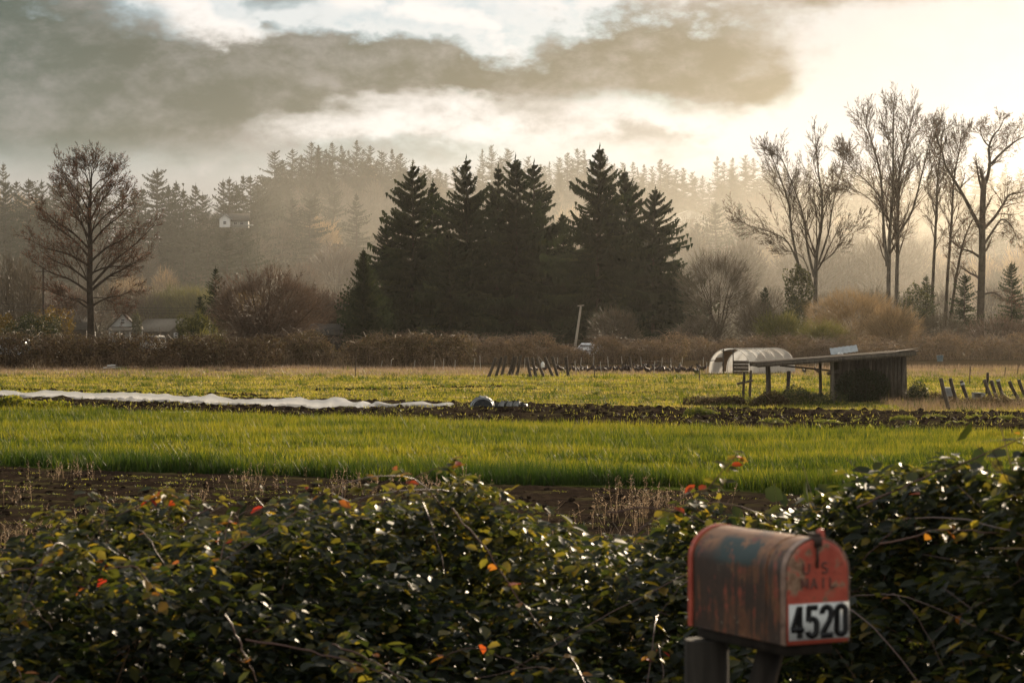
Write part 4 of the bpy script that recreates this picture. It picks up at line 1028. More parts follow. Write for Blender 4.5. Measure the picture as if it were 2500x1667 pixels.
# ------------------------------------------------------------------ hens
def hen_mesh(pose):
    b = MB()
    if pose == 0: sp = [(-.24, .40, .015), (-.20, .36, .05), (-.15, .29, .08), (-.06, .235, .105), (.04, .22, .11), (.11, .25, .085), (.145, .31, .05), (.165, .37, .036), (.185, .405, .034), (.215, .405, .018), (.245, .395, .004)]
    elif pose == 1: sp = [(-.20, .47, .015), (-.185, .41, .05), (-.14, .32, .08), (-.06, .245, .105), (.04, .22, .11), (.11, .20, .085), (.17, .15, .05), (.205, .10, .036), (.225, .06, .033), (.235, .035, .018), (.24, .01, .004)]
    else: sp = [(-.22, .42, .015), (-.19, .37, .05), (-.14, .29, .085), (-.05, .23, .11), (.04, .22, .11), (.10, .24, .09), (.13, .28, .06), (.15, .32, .045), (.175, .35, .036), (.205, .345, .018), (.235, .33, .004)]
    P = np.array([(x, 0, z) for x, z, _ in sp]); r = [q[2] for q in sp]
    b.path(P, r, 9, .4, flat=.85)
    for s in (-.045, .045):
        b.path([(-.0, s, .16), (.01, s, .08), (-.005, s, 0)], [.022, .012, .010], 5, .9)
        b.path([(-.005, s, .008), (.05, s, .006)], [.010, .006], 4, .9)
        b.add([(-.10, s * 2.1, .30), (.06, s * 2.3, .29), (.05, s * 2.3, .20), (-.14, s * 2.0, .24)], [(0, 1, 2, 3)], .8)
    tz = .07 if pose == 1 else 0; b.add([(-.26, 0, .46 + tz), (-.12, 0, .36 + tz), (-.15, 0, .26), (-.25, 0, .36 + tz)], [(0, 1, 2, 3)], .1)
    h = P[8]
    for k in range(3):
        c = h + (-.02 + .018 * k, 0, .03); b.add([c + (-.012, -.004, 0), c + (.012, .004, 0), c + (0, 0, .03)], [(0, 1, 2)], .5, 1)
    me = b.mesh('hen', [MAT['hen'], MAT['comb']]); me.polygons.foreach_set('use_smooth', np.ones(len(me.polygons), bool)); return me
def hens():
    ms = [hen_mesh(k) for k in (1, 0, 1, 2)]
    L = [(595, 310), (655, 320), (740, 310), (885, 300), (910, 320), (945, 300), (990, 320), (1040, 320), (1075, 318), (1095, 312), (1115, 318), (1140, 312), (1165, 318), (1190, 318), (1235, 315), (1260, 318), (1280, 312), (1305, 318), (1330, 316), (1350, 320),
         (1385, 300), (1390, 318), (1440, 305), (1455, 315), (1470, 310), (1530, 310), (1520, 322), (1565, 322), (1595, 322), (1580, 280), (1640, 278), (1675, 280), (1760, 285), (1780, 280), (1850, 275), (1665, 322), (1690, 325), (1710, 322), (1775, 335),
         (1815, 320), (1850, 318), (1870, 320), (1890, 318), (1910, 325), (1940, 330), (1980, 325), (2005, 295), (2030, 325), (2085, 340), (2090, 290), (2115, 320), (2140, 322), (2195, 325), (2225, 325), (2265, 345), (2280, 340), (2310, 310), (2335, 310), (2440, 322), (2455, 320), (3360, 340), (3500, 338)]
    for cx, cy in L:
        X = 1150 + .2423 * cx; Y = 830 + .2423 * (cy + 10); d = gdist(Y)
        x = px(X, 0, d)[0]
        o = link('hen', random.choice(ms), None, (x, d, float(gz(x, d)) - .01)); o.rotation_euler.z = random.uniform(0, 6.28)
        s = random.uniform(.9, 1.15) * 1.1; o.scale = (s, s, s)
        if cx < 850: lab = 'dark hen foraging between the right leaning posts'
        elif cx < 1010: lab = 'dark hen by the last leaning post of the row'
        elif cy < 300 and cx > 1500: lab = 'dark hen standing behind the main flock near the lone thick post'
        elif cx < 1420: lab = 'dark hen in the crowded left part of the flock'
        elif cx < 1900: lab = 'dark hen in the middle of the flock'
        elif cx < 3000: lab = 'dark hen at the right of the flock beside the hoop house'
        else: lab = 'dark hen behind the shed posts'
        tag(o, lab, 'hen', lab.replace('dark hen', 'hens'))
hens()

# ------------------------------------------------------------------ posts and stakes
def post_mesh(L, r):
    b = MB(); tt = np.linspace(0, 1, 6)
    b.path(np.stack([.02 * np.sin(tt * 5), .015 * np.cos(tt * 4), -.25 + (L + .25) * tt], -1), r * (1 + .06 * np.sin(tt * 9)), 8)
    return b
def post(Xb, Yb, Xt, Yt, lab, group=None, r=.075, mat='darkwood', name='fence_post', cat='post', d=None):
    d = d or gdist(Yb); B = px(Xb, Yb, d); x = B[0]; z = float(gz(x, d)); Tt = px(Xt, Yt, d); Tt[2] += z * 0
    v = Tt - np.array((x, d, z)); L = float(np.linalg.norm(v))
    t = thing(name, lab, cat, (x, d, z), group=group) if r > .05 else None
    q = Vector(v).to_track_quat('Z', 'Y')
    if t is None:
        o = post_mesh(L, r).build(name, MAT[mat], loc=(x, d, z)); o.rotation_mode = 'QUATERNION'; o.rotation_quaternion = q
        return tag(o, lab, cat, group)
    t.rotation_mode = 'QUATERNION'; t.rotation_quaternion = q
    post_mesh(L, r).build('shaft', MAT[mat], t)
    c = MB(); c.path([(.02 * math.sin(5), .015 * math.cos(4), L), (.02 * math.sin(5), .015 * math.cos(4), L + .015)], [r * 1.0, r * .9], 8); c.build('cut_top', MAT['wood'], t)
    return t
def posts():
    G = 'leaning wooden posts in the left row'
    names = ['first', 'second', 'third', 'fourth', 'fifth', 'sixth', 'seventh', 'eighth', 'ninth', 'tenth', 'eleventh', 'last']
    for n, (a, b_, c, e) in zip(names, [(1193, 923, 1210, 874), (1211, 921, 1224, 872), (1225, 919, 1235, 869), (1242, 918, 1255, 871), (1250, 918, 1260, 871), (1262, 919, 1271, 868), (1295, 923, 1287, 873), (1308, 924, 1300, 873), (1327, 923, 1311, 874), (1349, 921, 1331, 872), (1361, 922, 1349, 871), (1387, 920, 1382, 872)]):
        side = 'leaning right' if c > a else 'leaning left'
        post(a, b_, c, e, f'{n} wooden post from the left in the slanting row, {side}', G, r=.09)
    post(1541, 906, 1539, 873, 'thick short post standing among the hens', r=.075)
    G = 'leaning wooden posts at the right'
    for lab, (a, b_, c, e) in [('leftmost leaning post of the right hand row, tallest and nearest', (2316, 1000, 2298, 924)), ('leaning post in front of the grey barrel, second of the right hand row', (2336, 986, 2321, 924)), ('third leaning post of the right hand row with pale band near its top', (2367, 990, 2348, 930)),
                               ('leaning post right of the grey crate', (2425, 984, 2404, 927)), ('fifth leaning post of the right hand row', (2438, 987, 2421, 929)), ('sixth leaning post of the right hand row with pale band', (2452, 980, 2437, 928)), ('seventh leaning post of the right hand row', (2486, 976, 2465, 931)), ('leaning post cut by the right edge of the picture', (2506, 978, 2488, 927))]:
        t = post(a, b_, c, e, lab, G, r=.072)
        if 'band' in lab:
            b = MB(); b.path([(.02, .0, .86), (.02, .0, .94)], .082, 8, cap=False); b.build('band', MAT['offwhite'], t)
    post(2409, 962, 2411, 910, 'upright dark post behind the right hand leaning row', r=.06)
    post(1816, 972, 1816, 908, 'left one of two slim posts joined by a crooked rail', r=.055, mat='darkwood'); post(1832, 971, 1832, 905, 'right one of two slim posts joined by a crooked rail', r=.055)
    d = gdist(971); b = MB(); b.bar(px(1799, 937, d - .12), px(1839, 929, d - .12), .06, .09); tag(b.build('fence_rail', MAT['wood']), 'crooked short rail nailed across two slim posts left of the shed', 'rail')
    post(1925, 958, 1925, 906, 'thick stub post in the open left bay of the shed', r=.09)
    G = 'thin dark steel fence stakes'
    for lab, a in [('thin dark stake between the posts and the lone thick post', (1452, 928, 1451, 878)), ('thin dark stake left of the hoop house', (1708, 935, 1707, 880)), ('thin dark stake in the pasture at left', (869, 918, 869, 862)), ('thin dark stake before the hedge below the spreading tree', (604, 906, 604, 884)),
                   ('thin dark stake right of the shed', (2368, 937, 2368, 894)), ('thin stake at the far right, left of a pair', (2454, 917, 2454, 896)), ('thin stake at the far right edge, right of a pair', (2485, 916, 2485, 895))]:
        post(*a, lab, G, r=.028, mat='steel', name='fence_stake', cat='stake')
    G = 'pale electric netting stakes'
    for k, (X, Yb, Yt) in enumerate([(1156, 905, 874), (1174, 905, 868), (1280, 905, 874), (1361, 902, 872), (1387, 904, 870), (1406, 912, 880), (1416, 904, 872), (1449, 903, 868), (1468, 912, 882), (1486, 903, 870), (1520, 902, 870), (1567, 902, 871), (1597, 913, 882), (1616, 903, 872), (1640, 906, 874), (1660, 914, 884), (1663, 903, 872), (1716, 905, 872), (1725, 914, 884), (930, 898, 880), (955, 899, 878), (1010, 900, 880), (1060, 901, 878), (1082, 902, 876), (1110, 902, 878), (1990, 905, 880), (2008, 905, 879), (2026, 905, 880)]):
        post(X, Yb, X + random.choice((-2, 1, 0, 3)), Yt, 'thin pale netting stake along the dry grass edge', G, r=.016, mat='palestake', name='netting_stake', cat='stake')
    # white jug
    p = px(1325, 0, 143); t = thing('plastic_jug', 'white plastic jug hung between the leaning posts', 'jug', (p[0], 143, px(0, 897, 143)[2]))
    b = MB(); b.path([(0, 0, 0), (0, 0, .03), (0, 0, .24), (0, 0, .30), (0, 0, .33)], [.09, .105, .105, .06, .04], 10); b.build('body', MAT['white'], t, smooth=True)
    b = MB(); b.path([(0, 0, .33), (0, 0, .36)], .035, 8); b.build('cap', MAT['offwhite'], t)
    b = MB(); b.path([(0, 0, .35), (-.12, .01, .5), (-.24, .02, .66)], .008, 4); b.build('cord', MAT['palestake'], t)
    # barrel and crate on the right
    p = px(2312, 987, gdist(985)); d = gdist(985) + .5; x = px(2312, 0, d)[0]
    t = thing('barrel', 'grey barrel behind the nearest leaning posts', 'barrel', (x, d, 0))
    b = MB(); zz = np.linspace(0, .6, 9); b.path(np.stack([0 * zz, 0 * zz, zz], -1), [.21, .22, .23, .22, .23, .22, .23, .22, .215], 14); b.build('drum', MAT['greypaint'], t)
    b = MB(); b.path([(0, 0, .6), (0, 0, .63)], .225, 14); b.build('rim', MAT['offwhite'], t)
    d = gdist(976); x = px(2386, 0, d)[0]
    t = thing('grey_crate', 'grey crate with dark open side on the grass behind the right posts', 'crate', (x, d, 0), R(8))
    b = MB()
    for q in ((0, .16, .14, .36, .02, .28), (-.17, 0, .14, .02, .32, .28), (.17, 0, .14, .02, .32, .28), (0, 0, .01, .36, .34, .02), (0, 0, .29, .38, .34, .03), (0, -.16, .05, .32, .02, .06)): b.box(q[:3], q[3:])
    b.build('panel', MAT['greypaint'], t); b = MB(); b.bar((.2, 0, .2), (.34, 0, .2), .1, .16); b.build('handle', MAT['greypaint'], t)
posts()

# ------------------------------------------------------------------ hoop house
def fn_poly(nt):
    n = noise(vscale(ocoord(), 1, 1, 1), 1.3, 5, .6); m = noise(ocoord(), 8, 4, .6)
    c = ramp(n * .6 + m * .4, [(.3, (.70, .67, .60)), (.55, (.90, .89, .85)), (.75, (.96, .95, .93))])
    return mixsh(.35, mixsh(.70, bsdf(c, .6, .15, bump=n, bstr=.5, bdist=.08), translucent(c)), clear())
MAT['poly'] = material('cloudy_polythene', fn_poly)
MAT['tancloth'] = plain('tan_cloth', (.20, .14, .09), .9, .1)
def hoop_house():
    C = px(1832, 0, 154.5); th = R(39); w, L, h = 3.2, 5.3, 1.66
    t = thing('hoop_house', 'white plastic covered hoop house with open end, left of the wooden shed', 'hoop house', (C[0], 154.5, float(gz(C[0], 154.5))))
    gx = np.array((-math.cos(th), math.sin(th), 0)); ly = np.array((math.sin(th), math.cos(th), 0))
    def at(u, v, z): return gx * u + ly * v + np.array((0, 0, z))
    def arch(a): return (w / 2 - w / 2 * math.cos(a), h * (max(0, math.sin(a)) ** .72))
    na, nl = 22, 36; V = np.zeros((nl + 1, na + 1, 3))
    g = np.random.default_rng(3)
    for j in range(nl + 1):
        v = L * j / nl; bay = abs(math.sin(math.pi * j / nl * 5)); sag = -.018 * bay - .05 * math.sin(math.pi * j / nl)
        for i in range(na + 1):
            a = math.pi * i / na; u, z = arch(a); s = math.sin(a)
            V[j, i] = at(u, v, z + sag * s + g.normal(0, .006))
            if i in (0, na): V[j, i, 2] = .02 + .12 * g.random() * (g.random() < .5)
    idx = lambda j, i: j * (na + 1) + i
    b = MB(); b.add(V.reshape(-1, 3), [(idx(j, i), idx(j, i + 1), idx(j + 1, i + 1), idx(j + 1, i)) for j in range(nl) for i in range(na)])
    b.build('cover', MAT['poly'], t, smooth=True)
    for k in range(6):
        v = L * k / 5; pts = [at(*((lambda q: (q[0], v, q[1] + .012))(arch(math.pi * i / 20)))) for i in range(21)]
        b = MB(); b.path(pts, .022, 6); b.build('hoop', MAT['palestake'], t)
    for u, top in ((1.30, 1.6), (2.05, 1.62)):
        b = MB(); b.bar(at(u, -.03, 0), at(u, -.03, top), .07); b.build('door_post', MAT['wood'], t)
    b = MB(); b.bar(at(1.2, -.08, 1.50), at(2.15, -.08, 1.50), .06); b.build('lintel', MAT['wood'], t)
    b = MB(); b.bar(at(.1, -.02, .72), at(1.25, -.02, .70), .05); b.build('rail', MAT['wood'], t)
    b = MB(); b.bar(at(2.1, -.02, .95), at(3.1, -.02, .85), .05); b.build('rail', MAT['wood'], t)
    # end boards low on the right, ragged plastic on the left
    for k in range(4):
        b = MB(); b.bar(at(.1, -.06, .12 + .22 * k), at(1.25, -.06, .12 + .22 * k), .03, .20); b.build('board', MAT['darkwood'], t)
    g2 = np.random.default_rng(8)
    def sheet(us, z0, z1, off):
        b = MB(); n = 14; V = []
        for i in range(n + 1):
            u = us[0] + (us[1] - us[0]) * i / n; zt = z1(u); zb = z0(u)
            for k in range(5): V.append(at(u, off + .03 * g2.normal(), zb + (zt - zb) * k / 4))
        b.add(np.array(V), [(i * 5 + k, (i + 1) * 5 + k, (i + 1) * 5 + k + 1, i * 5 + k + 1) for i in range(n) for k in range(4)]); b.build('end_sheet', MAT['poly'], t, smooth=True)
    hz = lambda u: h * max(0, 1 - ((u - w / 2) / (w / 2)) ** 2) ** .36
    sheet((2.1, 3.17), lambda u: .05 + .05 * g2.random(), lambda u: min(.78, hz(u)), -.04)
    sheet((2.1, 3.0), lambda u: min(1.0 + .12 * g2.random(), hz(u) - .02), lambda u: hz(u), -.03)
    b = MB(); V = [at(w / 2 - (w / 2 - .06) * math.cos(a), v, (h - .05) * max(0, math.sin(a)) ** .72) for v in np.linspace(.35, 1.9, 9) for a in np.linspace(.42 * math.pi, .99 * math.pi, 11)]
    b.add(np.array(V), [(i * 11 + k, i * 11 + k + 1, i * 11 + 12 + k, i * 11 + 11 + k) for i in range(8) for k in range(10)]); b.build('lining', MAT['tancloth'], t, smooth=True)
    # back wall of cloth inside
    b = MB(); pts = [at(*((lambda q: (q[0], L - .05, q[1] * .98))(arch(math.pi * i / 20)))) for i in range(21)]
    b.add(np.array(pts), np.arange(21)[None]); b.build('end_wall', MAT['tancloth'], t)
hoop_house()

# ------------------------------------------------------------------ shed
def shed():
    d = 98.0
    t = thing('wooden_shed', 'weathered plank shed with long sloping lean-to roof overgrown by ivy', 'shed', (px(2030, 0, d)[0], d, 0))
    o = np.array(t.location)
    def q(X, Y, dd=0): return px(X, Y, d + dd) * 1.0 - o + (0, 0, 0)
    sx = lambda X, dd=0: (px(X, 0, d)[0]) - o[0]
    zt = lambda X: HC - (np.interp(X, [1841, 2240], [890, 860]) - 800) / F * d       # roof underside in z at the front
    # roof: boards running along the slope, laid side by side in depth
    dep = 2.6
    for k in range(7):
        y0 = -.45 + k * .44
        b = MB(); e0 = .12 * math.sin(k * 5.1); e1 = .18 * math.sin(k * 3.7)
        b.bar((sx(1843) + e0, y0 + .21, zt(1843) + .06 + .012 * (k % 2)), (sx(2238) + e1, y0 + .21, zt(2238) + .06 + .012 * (k % 2)), .43, .035)
        b.build('roof_board', MAT['darkwood'], t)
    for y0 in (-.50, dep + .05):
        b = MB(); b.bar((sx(1846), y0, zt(1846) - .04), (sx(2232), y0, zt(2232) - .04), .045, .15); b.build('fascia', MAT['wood'], t)
    for X in (1852, 1925, 1990, 2060, 2130, 2205):
        b = MB(); b.bar((sx(X), -.44, zt(X) - .05), (sx(X), dep, zt(X) - .05), .06, .12); b.build('rafter', MAT['darkwood'], t)
    # posts
    for X, y, w in ((1874, .0, .17), (1884, 1.6, .12), (1893, 2.4, .14), (2032, -.05, .16), (2020, 2.3, .14), (2213, .3, .13), (2221, 1.5, .13)):
        b = MB(); b.path([(sx(X), y, -.1), (sx(X) + .02, y, .6), (sx(X) - .01, y, zt(X) - .1)], [w / 2, w / 2 * .95, w / 2 * .9], 7); b.build('post', MAT['wood'], t)
    b = MB(); b.bar((sx(1905), .15, zt(1905) - .12), (sx(2032), .15, HC - 105 / F * d), .05, .07); b.build('brace', MAT['darkwood'], t)
    b = MB(); b.bar((sx(2020), -.02, HC - 112 / F * d), (sx(2050), -.02, HC - 106 / F * d), .12, .14); b.build('brace', MAT['darkwood'], t)
    # front planks, each one of its own
    X = 2046.0; k = 0
    while X < 2206:
        wpx = 9.5 + 3.0 * math.sin(k * 2.3)
        a = sx(X + .4); c = sx(X + wpx - .5); top = zt(X) - .12 - (.05 if k % 4 == 1 else 0); bot = .02 + .05 * abs(math.sin(k * 1.7))
        b = MB(); b.box(((a + c) / 2, .02 * math.sin(k * 4), (top + bot) / 2), (c - a, .028, top - bot)); ob = b.build('plank', MAT['wood' if X > 2135 or k % 5 == 2 else 'darkwood'], t)
        ob.rotation_euler.y = .008 * math.sin(k * 3)
        X += wpx + .8; k += 1
    # right end planks receding, back planks
    for k in range(9):
        y = .22 + k * .26
        if k in (2, 5): continue
        b = MB(); top = zt(2206) - .15; b.box((sx(2206) + .02 * math.sin(k * 3), y, top / 2), (.028, .23, top)); b.build('plank', MAT['darkwood'], t)
    for k in range(12):
        xx = sx(2046) + .11 + k * .222
        b = MB(); top = zt(2046 + 13 * k) - .15; b.box((xx, 2.45, top / 2), (.212, .028, top)); b.build('plank', MAT['darkwood'], t)
    for k in range(9):
        y = .2 + k * .26; b = MB(); top = zt(2046) - .15; b.box((sx(2046) + .03, y, top / 2), (.028, .24, top)); b.build('plank', MAT['darkwood'], t)
    # strips of torn felt hanging under the eave
    g = np.random.default_rng(4)
    b = MB(); n = 60; xs = sx(2050) + (sx(2225) - sx(2050)) * g.random(n); zz = np.interp(xs, [sx(1841), sx(2240)], [zt(1841), zt(2240)]) - .08
    b.ribbons(np.stack([xs, -.47 + 0 * xs, zz], -1), np.stack([xs + g.normal(0, .02, n), -.47 + 0 * xs, zz - g.uniform(.04, .22, n)], -1), .03, .5); kind(b.build('hanging_strips', MAT['wood'], t), 'stuff')
    b = MB(); b.add([(sx(2190), -.5, zt(2190) + .10), (sx(2243), -.55, zt(2243) + .20), (sx(2240), .4, zt(2240) + .16), (sx(2190), .4, zt(2190) + .11), (sx(2190), -.5, zt(2190) + .085), (sx(2243), -.55, zt(2243) + .185), (sx(2240), .4, zt(2240) + .145), (sx(2190), .4, zt(2190) + .095)],
               [(0, 1, 2, 3), (7, 6, 5, 4), (0, 4, 5, 1), (1, 5, 6, 2), (2, 6, 7, 3), (3, 7, 4, 0)]); b.build('roofing_scrap', MAT['wood'], t)
    # ivy on the wall
    n = 5200; c = norm(g.normal(size=(n, 3))) * (g.uniform(.2, 1, n) ** .4)[:, None]
    P = np.stack([sx(2105) + c[:, 0] * 1.15, -.10 + c[:, 1] * .34, .62 + c[:, 2] * .78], -1); P[:, 2] = np.maximum(P[:, 2], .02)
    b = MB(); b.leaves(P, .085, np.clip(g.normal(.2, .15, n), 0, 1)); kind(b.build('ivy', MAT['shrubleaf'], t), 'stuff')
    # metal sheet lying tilted on the roof
    ms = thing('metal_sheet', 'bent corrugated metal sheet lying tilted on the shed roof', 'metal sheet', tuple(o + np.array((sx(2062), .35, zt(2062) + .12))))
    n = 26; V = []
    for i in range(n + 1):
        u = -.55 + 1.1 * i / n
        for vv in (0, 1): V.append((u, -.35 + .45 * vv, .010 * math.sin(i * 1.57) + .13 * (u + .55) + .26 * vv))
    V = np.array(V); b = MB(); b.add(np.concatenate([V, V - (0, 0, .006)]), [(2 * i, 2 * i + 2, 2 * i + 3, 2 * i + 1) for i in range(n)] + [(2 * n + 2 + 2 * i, 2 * n + 3 + 2 * i, 2 * n + 5 + 2 * i, 2 * n + 4 + 2 * i) for i in range(n)])
    b.build('sheet', MAT['galv'], ms)
    b = MB(); b.add([(-.3, -.36, .03), (-.05, -.40, .02), (-.08, -.30, .09), (-.25, -.28, .10)], [(0, 1, 2, 3)]); b.add([(-.28, -.38, .0), (-.12, -.42, .05), (-.02, -.34, .07)], [(0, 1, 2)]); b.build('torn_edge', MAT['white'], ms)
shed()

def mounds():
    z0 = np.array((1, 1, 0))
    def mound(name, lab, cat, X, Y, rad, n, mat, size, nst=200, tm=.45):
        d = gdist(Y); g = np.random.default_rng(int(X)); p = px(X, 800, d) * z0
        t = thing(name, lab, cat, (p[0], d, float(gz(p[0], d))))
        c = norm(g.normal(size=(n, 3))) * (g.uniform(.1, 1, n) ** .4)[:, None]; c[:, 2] = np.abs(c[:, 2])
        lump = 1 + .3 * np.sin(4 * c[:, 0] * rad[0] + X) * np.cos(3 * c[:, 1])
        b = MB(); b.leaves(c * np.array(rad) * lump[:, None], size, np.clip(g.normal(tm, .22, n), 0, 1)); kind(b.build('foliage', MAT[mat], t), 'stuff')
        q = (c * np.array(rad))[g.integers(0, n, nst)]; s = MB()
        s.ribbons(q, q + np.stack([g.normal(0, .2, nst), g.normal(0, .2, nst), g.uniform(.05, .3, nst)], -1), .012, g.random(nst)); kind(s.build('stems', MAT['hedgecane'], t), 'stuff'); return t
    mound('bramble_mound', 'low bramble mound under the open lean-to roof', 'bramble', 1950, 985, (1.7, .9, .62), 5000, 'shrubleaf', .08)
    mound('bramble_mound', 'brown bramble patch at the foot of the shed posts', 'bramble', 1880, 988, (1.0, .7, .5), 2600, 'hedgeleaf', .08, tm=.6)
    mound('bramble_mound', 'dark bramble bush against the right end of the shed', 'bramble', 2238, 985, (.55, .6, .72), 2600, 'shrubleaf', .08)
    mound('bramble_mound', 'tangled brown weeds between the shed and the right posts', 'bramble', 2290, 984, (1.0, .6, .4), 2200, 'hedgeleaf', .07, tm=.65)
    mound('bramble_mound', 'tangled dry weeds around the right leaning posts', 'bramble', 2420, 992, (1.9, .7, .42), 3800, 'hedgeleaf', .07, tm=.7)
    mound('brush_pile', 'low heap of dry brush in the pasture left of the shed', 'brush pile', 1752, 985, (1.3, .8, .34), 2600, 'hedgeleaf', .09, 400, .45)
    mound('weed_clump', 'dark green weed clump at the left foot of the ploughed rows', 'weeds', 1718, 1010, (.75, .5, .28), 1800, 'weed', .10, 60, .15)
    mound('weed_clump', 'grassy mound at the left edge beyond the grass strip', 'weeds', 40, 1006, (1.8, .8, .42), 4000, 'meadow', .12, 30, .25)
    mound('weed_clump', 'small dark weed tuft in the middle of the pasture', 'weeds', 1456, 965, (.22, .2, .18), 300, 'weed', .08, 10, .1)
    for X, Y in ((1488, 967), (1579, 976), (1654, 955), (1675, 954), (1720, 950), (888, 906), (651, 965), (712, 955), (1360, 968), (300, 950), (85, 948)):
        mound('weed_clump', 'tiny dark weed tuft dotted over the pasture', 'weeds', X, Y, (.16, .16, .11), 120, 'weed', .07, 4, .1)['group'] = 'weed tufts in the pasture'
    for X, Y in ((2010, 1030), (2110, 1022), (2200, 1026), (2290, 1018), (2390, 1020), (2450, 1024), (1880, 1030), (2330, 1030)):
        mound('weed_clump', 'leafy green weed clump on the ploughed rows before the shed', 'weeds', X, Y, (.5, .3, .16), 500, 'weed', .08, 10, .25)['group'] = 'weed clumps on the ploughed rows'
mounds()

# ------------------------------------------------------------------ row cover, tarp, wood pile
def fn_fleece(nt):
    n = noise(ocoord(), 3, 6, .6); m = noise(ocoord(), .7, 3, .5)
    c = ramp(n * .5 + m * .5, [(.3, (.84, .85, .86)), (.7, (.96, .96, .96))])
    return mixsh(.40, mixsh(.72, bsdf(c, .6, .2, bump=n, bstr=.5, bdist=.05), translucent(c)), clear())
MAT['fleece'] = material('white_fleece', fn_fleece)
def row_cover():
    g = np.random.default_rng(12)
    Xs = np.array([-160, -60, 0, 90, 180, 240, 300, 350, 395, 440, 468, 482, 500, 530, 570, 640, 700, 750, 790, 830, 870, 910, 960, 1020, 1070, 1098])
    Yb = np.array([962, 966, 970, 974, 977, 980, 982, 983, 984, 986, 988, 989, 989, 990, 991, 993, 995, 998, 998, 997, 996, 993, 992, 992, 991, 990])
    Yt = np.array([950, 953, 956, 957, 958, 963, 961, 960, 964, 969, 971, 964, 963, 969, 972, 973, 974, 971, 970, 974, 980, 983, 983, 982, 982, 986])
    S = np.linspace(-160, 1098, 260); yb = np.interp(S, Xs, Yb); yt = np.interp(S, Xs, Yt); nv = 15; V = []
    for i, X in enumerate(S):
        d = gdist(yb[i]); h = max(.08, (yb[i] - yt[i]) / F * d) * .92; base = px(X, 800, d) * np.array((1, 1, 0))
        gzz = float(gz(base[0], base[1]))
        for k in range(nv):
            u = k / (nv - 1); w = 1.5
            prof = math.sin(math.pi * min(1, max(0, u))) ** .6
            wr = .03 * math.sin(X * .06 + 5 * u) + .02 * math.sin(X * .17 + 9 * u) + .005 * g.normal()
            z = gzz + .01 + prof * h * (1 + wr * 2.4) + (.03 * g.random() if k in (0, nv - 1) else 0)
            V.append((base[0] + .3 * u + .05 * g.normal() * (k in (0, nv - 1)), base[1] + w * (u - .02) + .08 * math.sin(X * .05) + .05 * g.normal() * (k in (0, nv - 1)), z))
    b = MB(); n = len(S); b.add(np.array(V), [(i * nv + k, (i + 1) * nv + k, (i + 1) * nv + k + 1, i * nv + k + 1) for i in range(n - 1) for k in range(nv - 1)])
    tag(b.build('row_cover', MAT['fleece'], smooth=True), 'long white fabric row cover lying across the soil at left', 'row cover')
    # white scrap on the soil
    d = gdist(1012); p = px(442, 1012, d); b = MB(); V = [(.22 * (i - 3) + .03 * g.normal(), .12 * j + .03 * g.normal(), .02 + .07 * g.random() * (j == 1)) for i in range(7) for j in range(3)]
    b.add(np.array(V), [(i * 3 + j, i * 3 + 3 + j, i * 3 + 4 + j, i * 3 + 1 + j) for i in range(6) for j in range(2)]); tag(b.build('plastic_scrap', MAT['fleece'], loc=(p[0], d, float(gz(p[0], d)) + .04)), 'small white plastic scrap on the soil below the row cover', 'scrap')
    # tarp pile
    d = gdist(993); p = px(1175, 0, d)
    t = thing('tarp_pile', 'crumpled black plastic heap with pale hoop at the right end of row cover', 'tarp pile', (p[0], d, 0))
    def crumple(x0, x1, h, dep, n, m, j):
        V = []
        for i in range(n + 1):
            u = i / n
            for k in range(m + 1):
                v = k / m; z = h * (math.sin(math.pi * u) ** .5) * (math.sin(math.pi * v) ** .6) + j * g.normal()
                V.append((x0 + (x1 - x0) * u + j * g.normal(), dep * (v - .5) + j * g.normal(), max(.01, z)))
        return np.array(V), [(i * (m + 1) + k, (i + 1) * (m + 1) + k, (i + 1) * (m + 1) + k + 1, i * (m + 1) + k + 1) for i in range(n) for k in range(m)]
    b = MB(); b.add(*crumple(-.42, .5, .42, .9, 16, 10, .018)); b.build('tarp', MAT['blackplastic'], t)
    b = MB(); b.add(*crumple(.35, 1.8, .20, .6, 30, 8, .05)); b.build('tarp_tail', MAT['blackplastic'], t)
    for r, y, z in ((.36, -.46, 0), (.30, -.44, .02)):
        b = MB(); a = np.linspace(.15, math.pi - .1, 18); b.path(np.stack([.06 + 1.25 * r * np.cos(a), y + .05 * np.sin(a), z + r * np.sin(a)], -1), .018, 6); b.build('hoop', MAT['galv'], t)
    b = MB(); b.bar((-.05, -.3, .42), (.45, -.42, .22), .03, .05); b.build('batten', MAT['offwhite'], t)
    for x in (.75, 1.05, 1.3):
        b = MB(); V = np.array([(x - .12, -.32, .05), (x + .1, -.36, .03), (x + .14, -.26, .2), (x - .06, -.24, .17), (x + .02, -.3, .24)]); b.add(V, [(0, 1, 2)]); b.add(V, [(0, 2, 4)]); b.add(V, [(0, 4, 3)]); b.build('torn_sheet', MAT['greypaint'], t)
    # wood pile
    d = gdist(904); p = px(276, 0, d)
    t = thing('wood_pile', 'small pile of old pale planks and logs in front of the dark hedge', 'wood pile', (p[0], d, 0))
    for k, (x0, z0, x1, z1, w) in enumerate([(-.9, .06, .6, .08, .10), (-.3, .10, .95, .05, .10), (-.7, .18, .5, .22, .09), (-.35, .26, .6, .20, .10), (-.4, .33, .15, .36, .10), (.1, .28, .9, .22, .07), (-1.0, .22, -.2, .16, .06), (-.2, .42, .3, .36, .08)]):
        b = MB(); b.bar((x0, -.1 + .07 * (k % 4), z0), (x1, .1 - .05 * (k % 3), z1), w, w * .7); b.build('plank' if k % 2 else 'log', MAT['white' if k in (4, 2) else 'wood'], t)
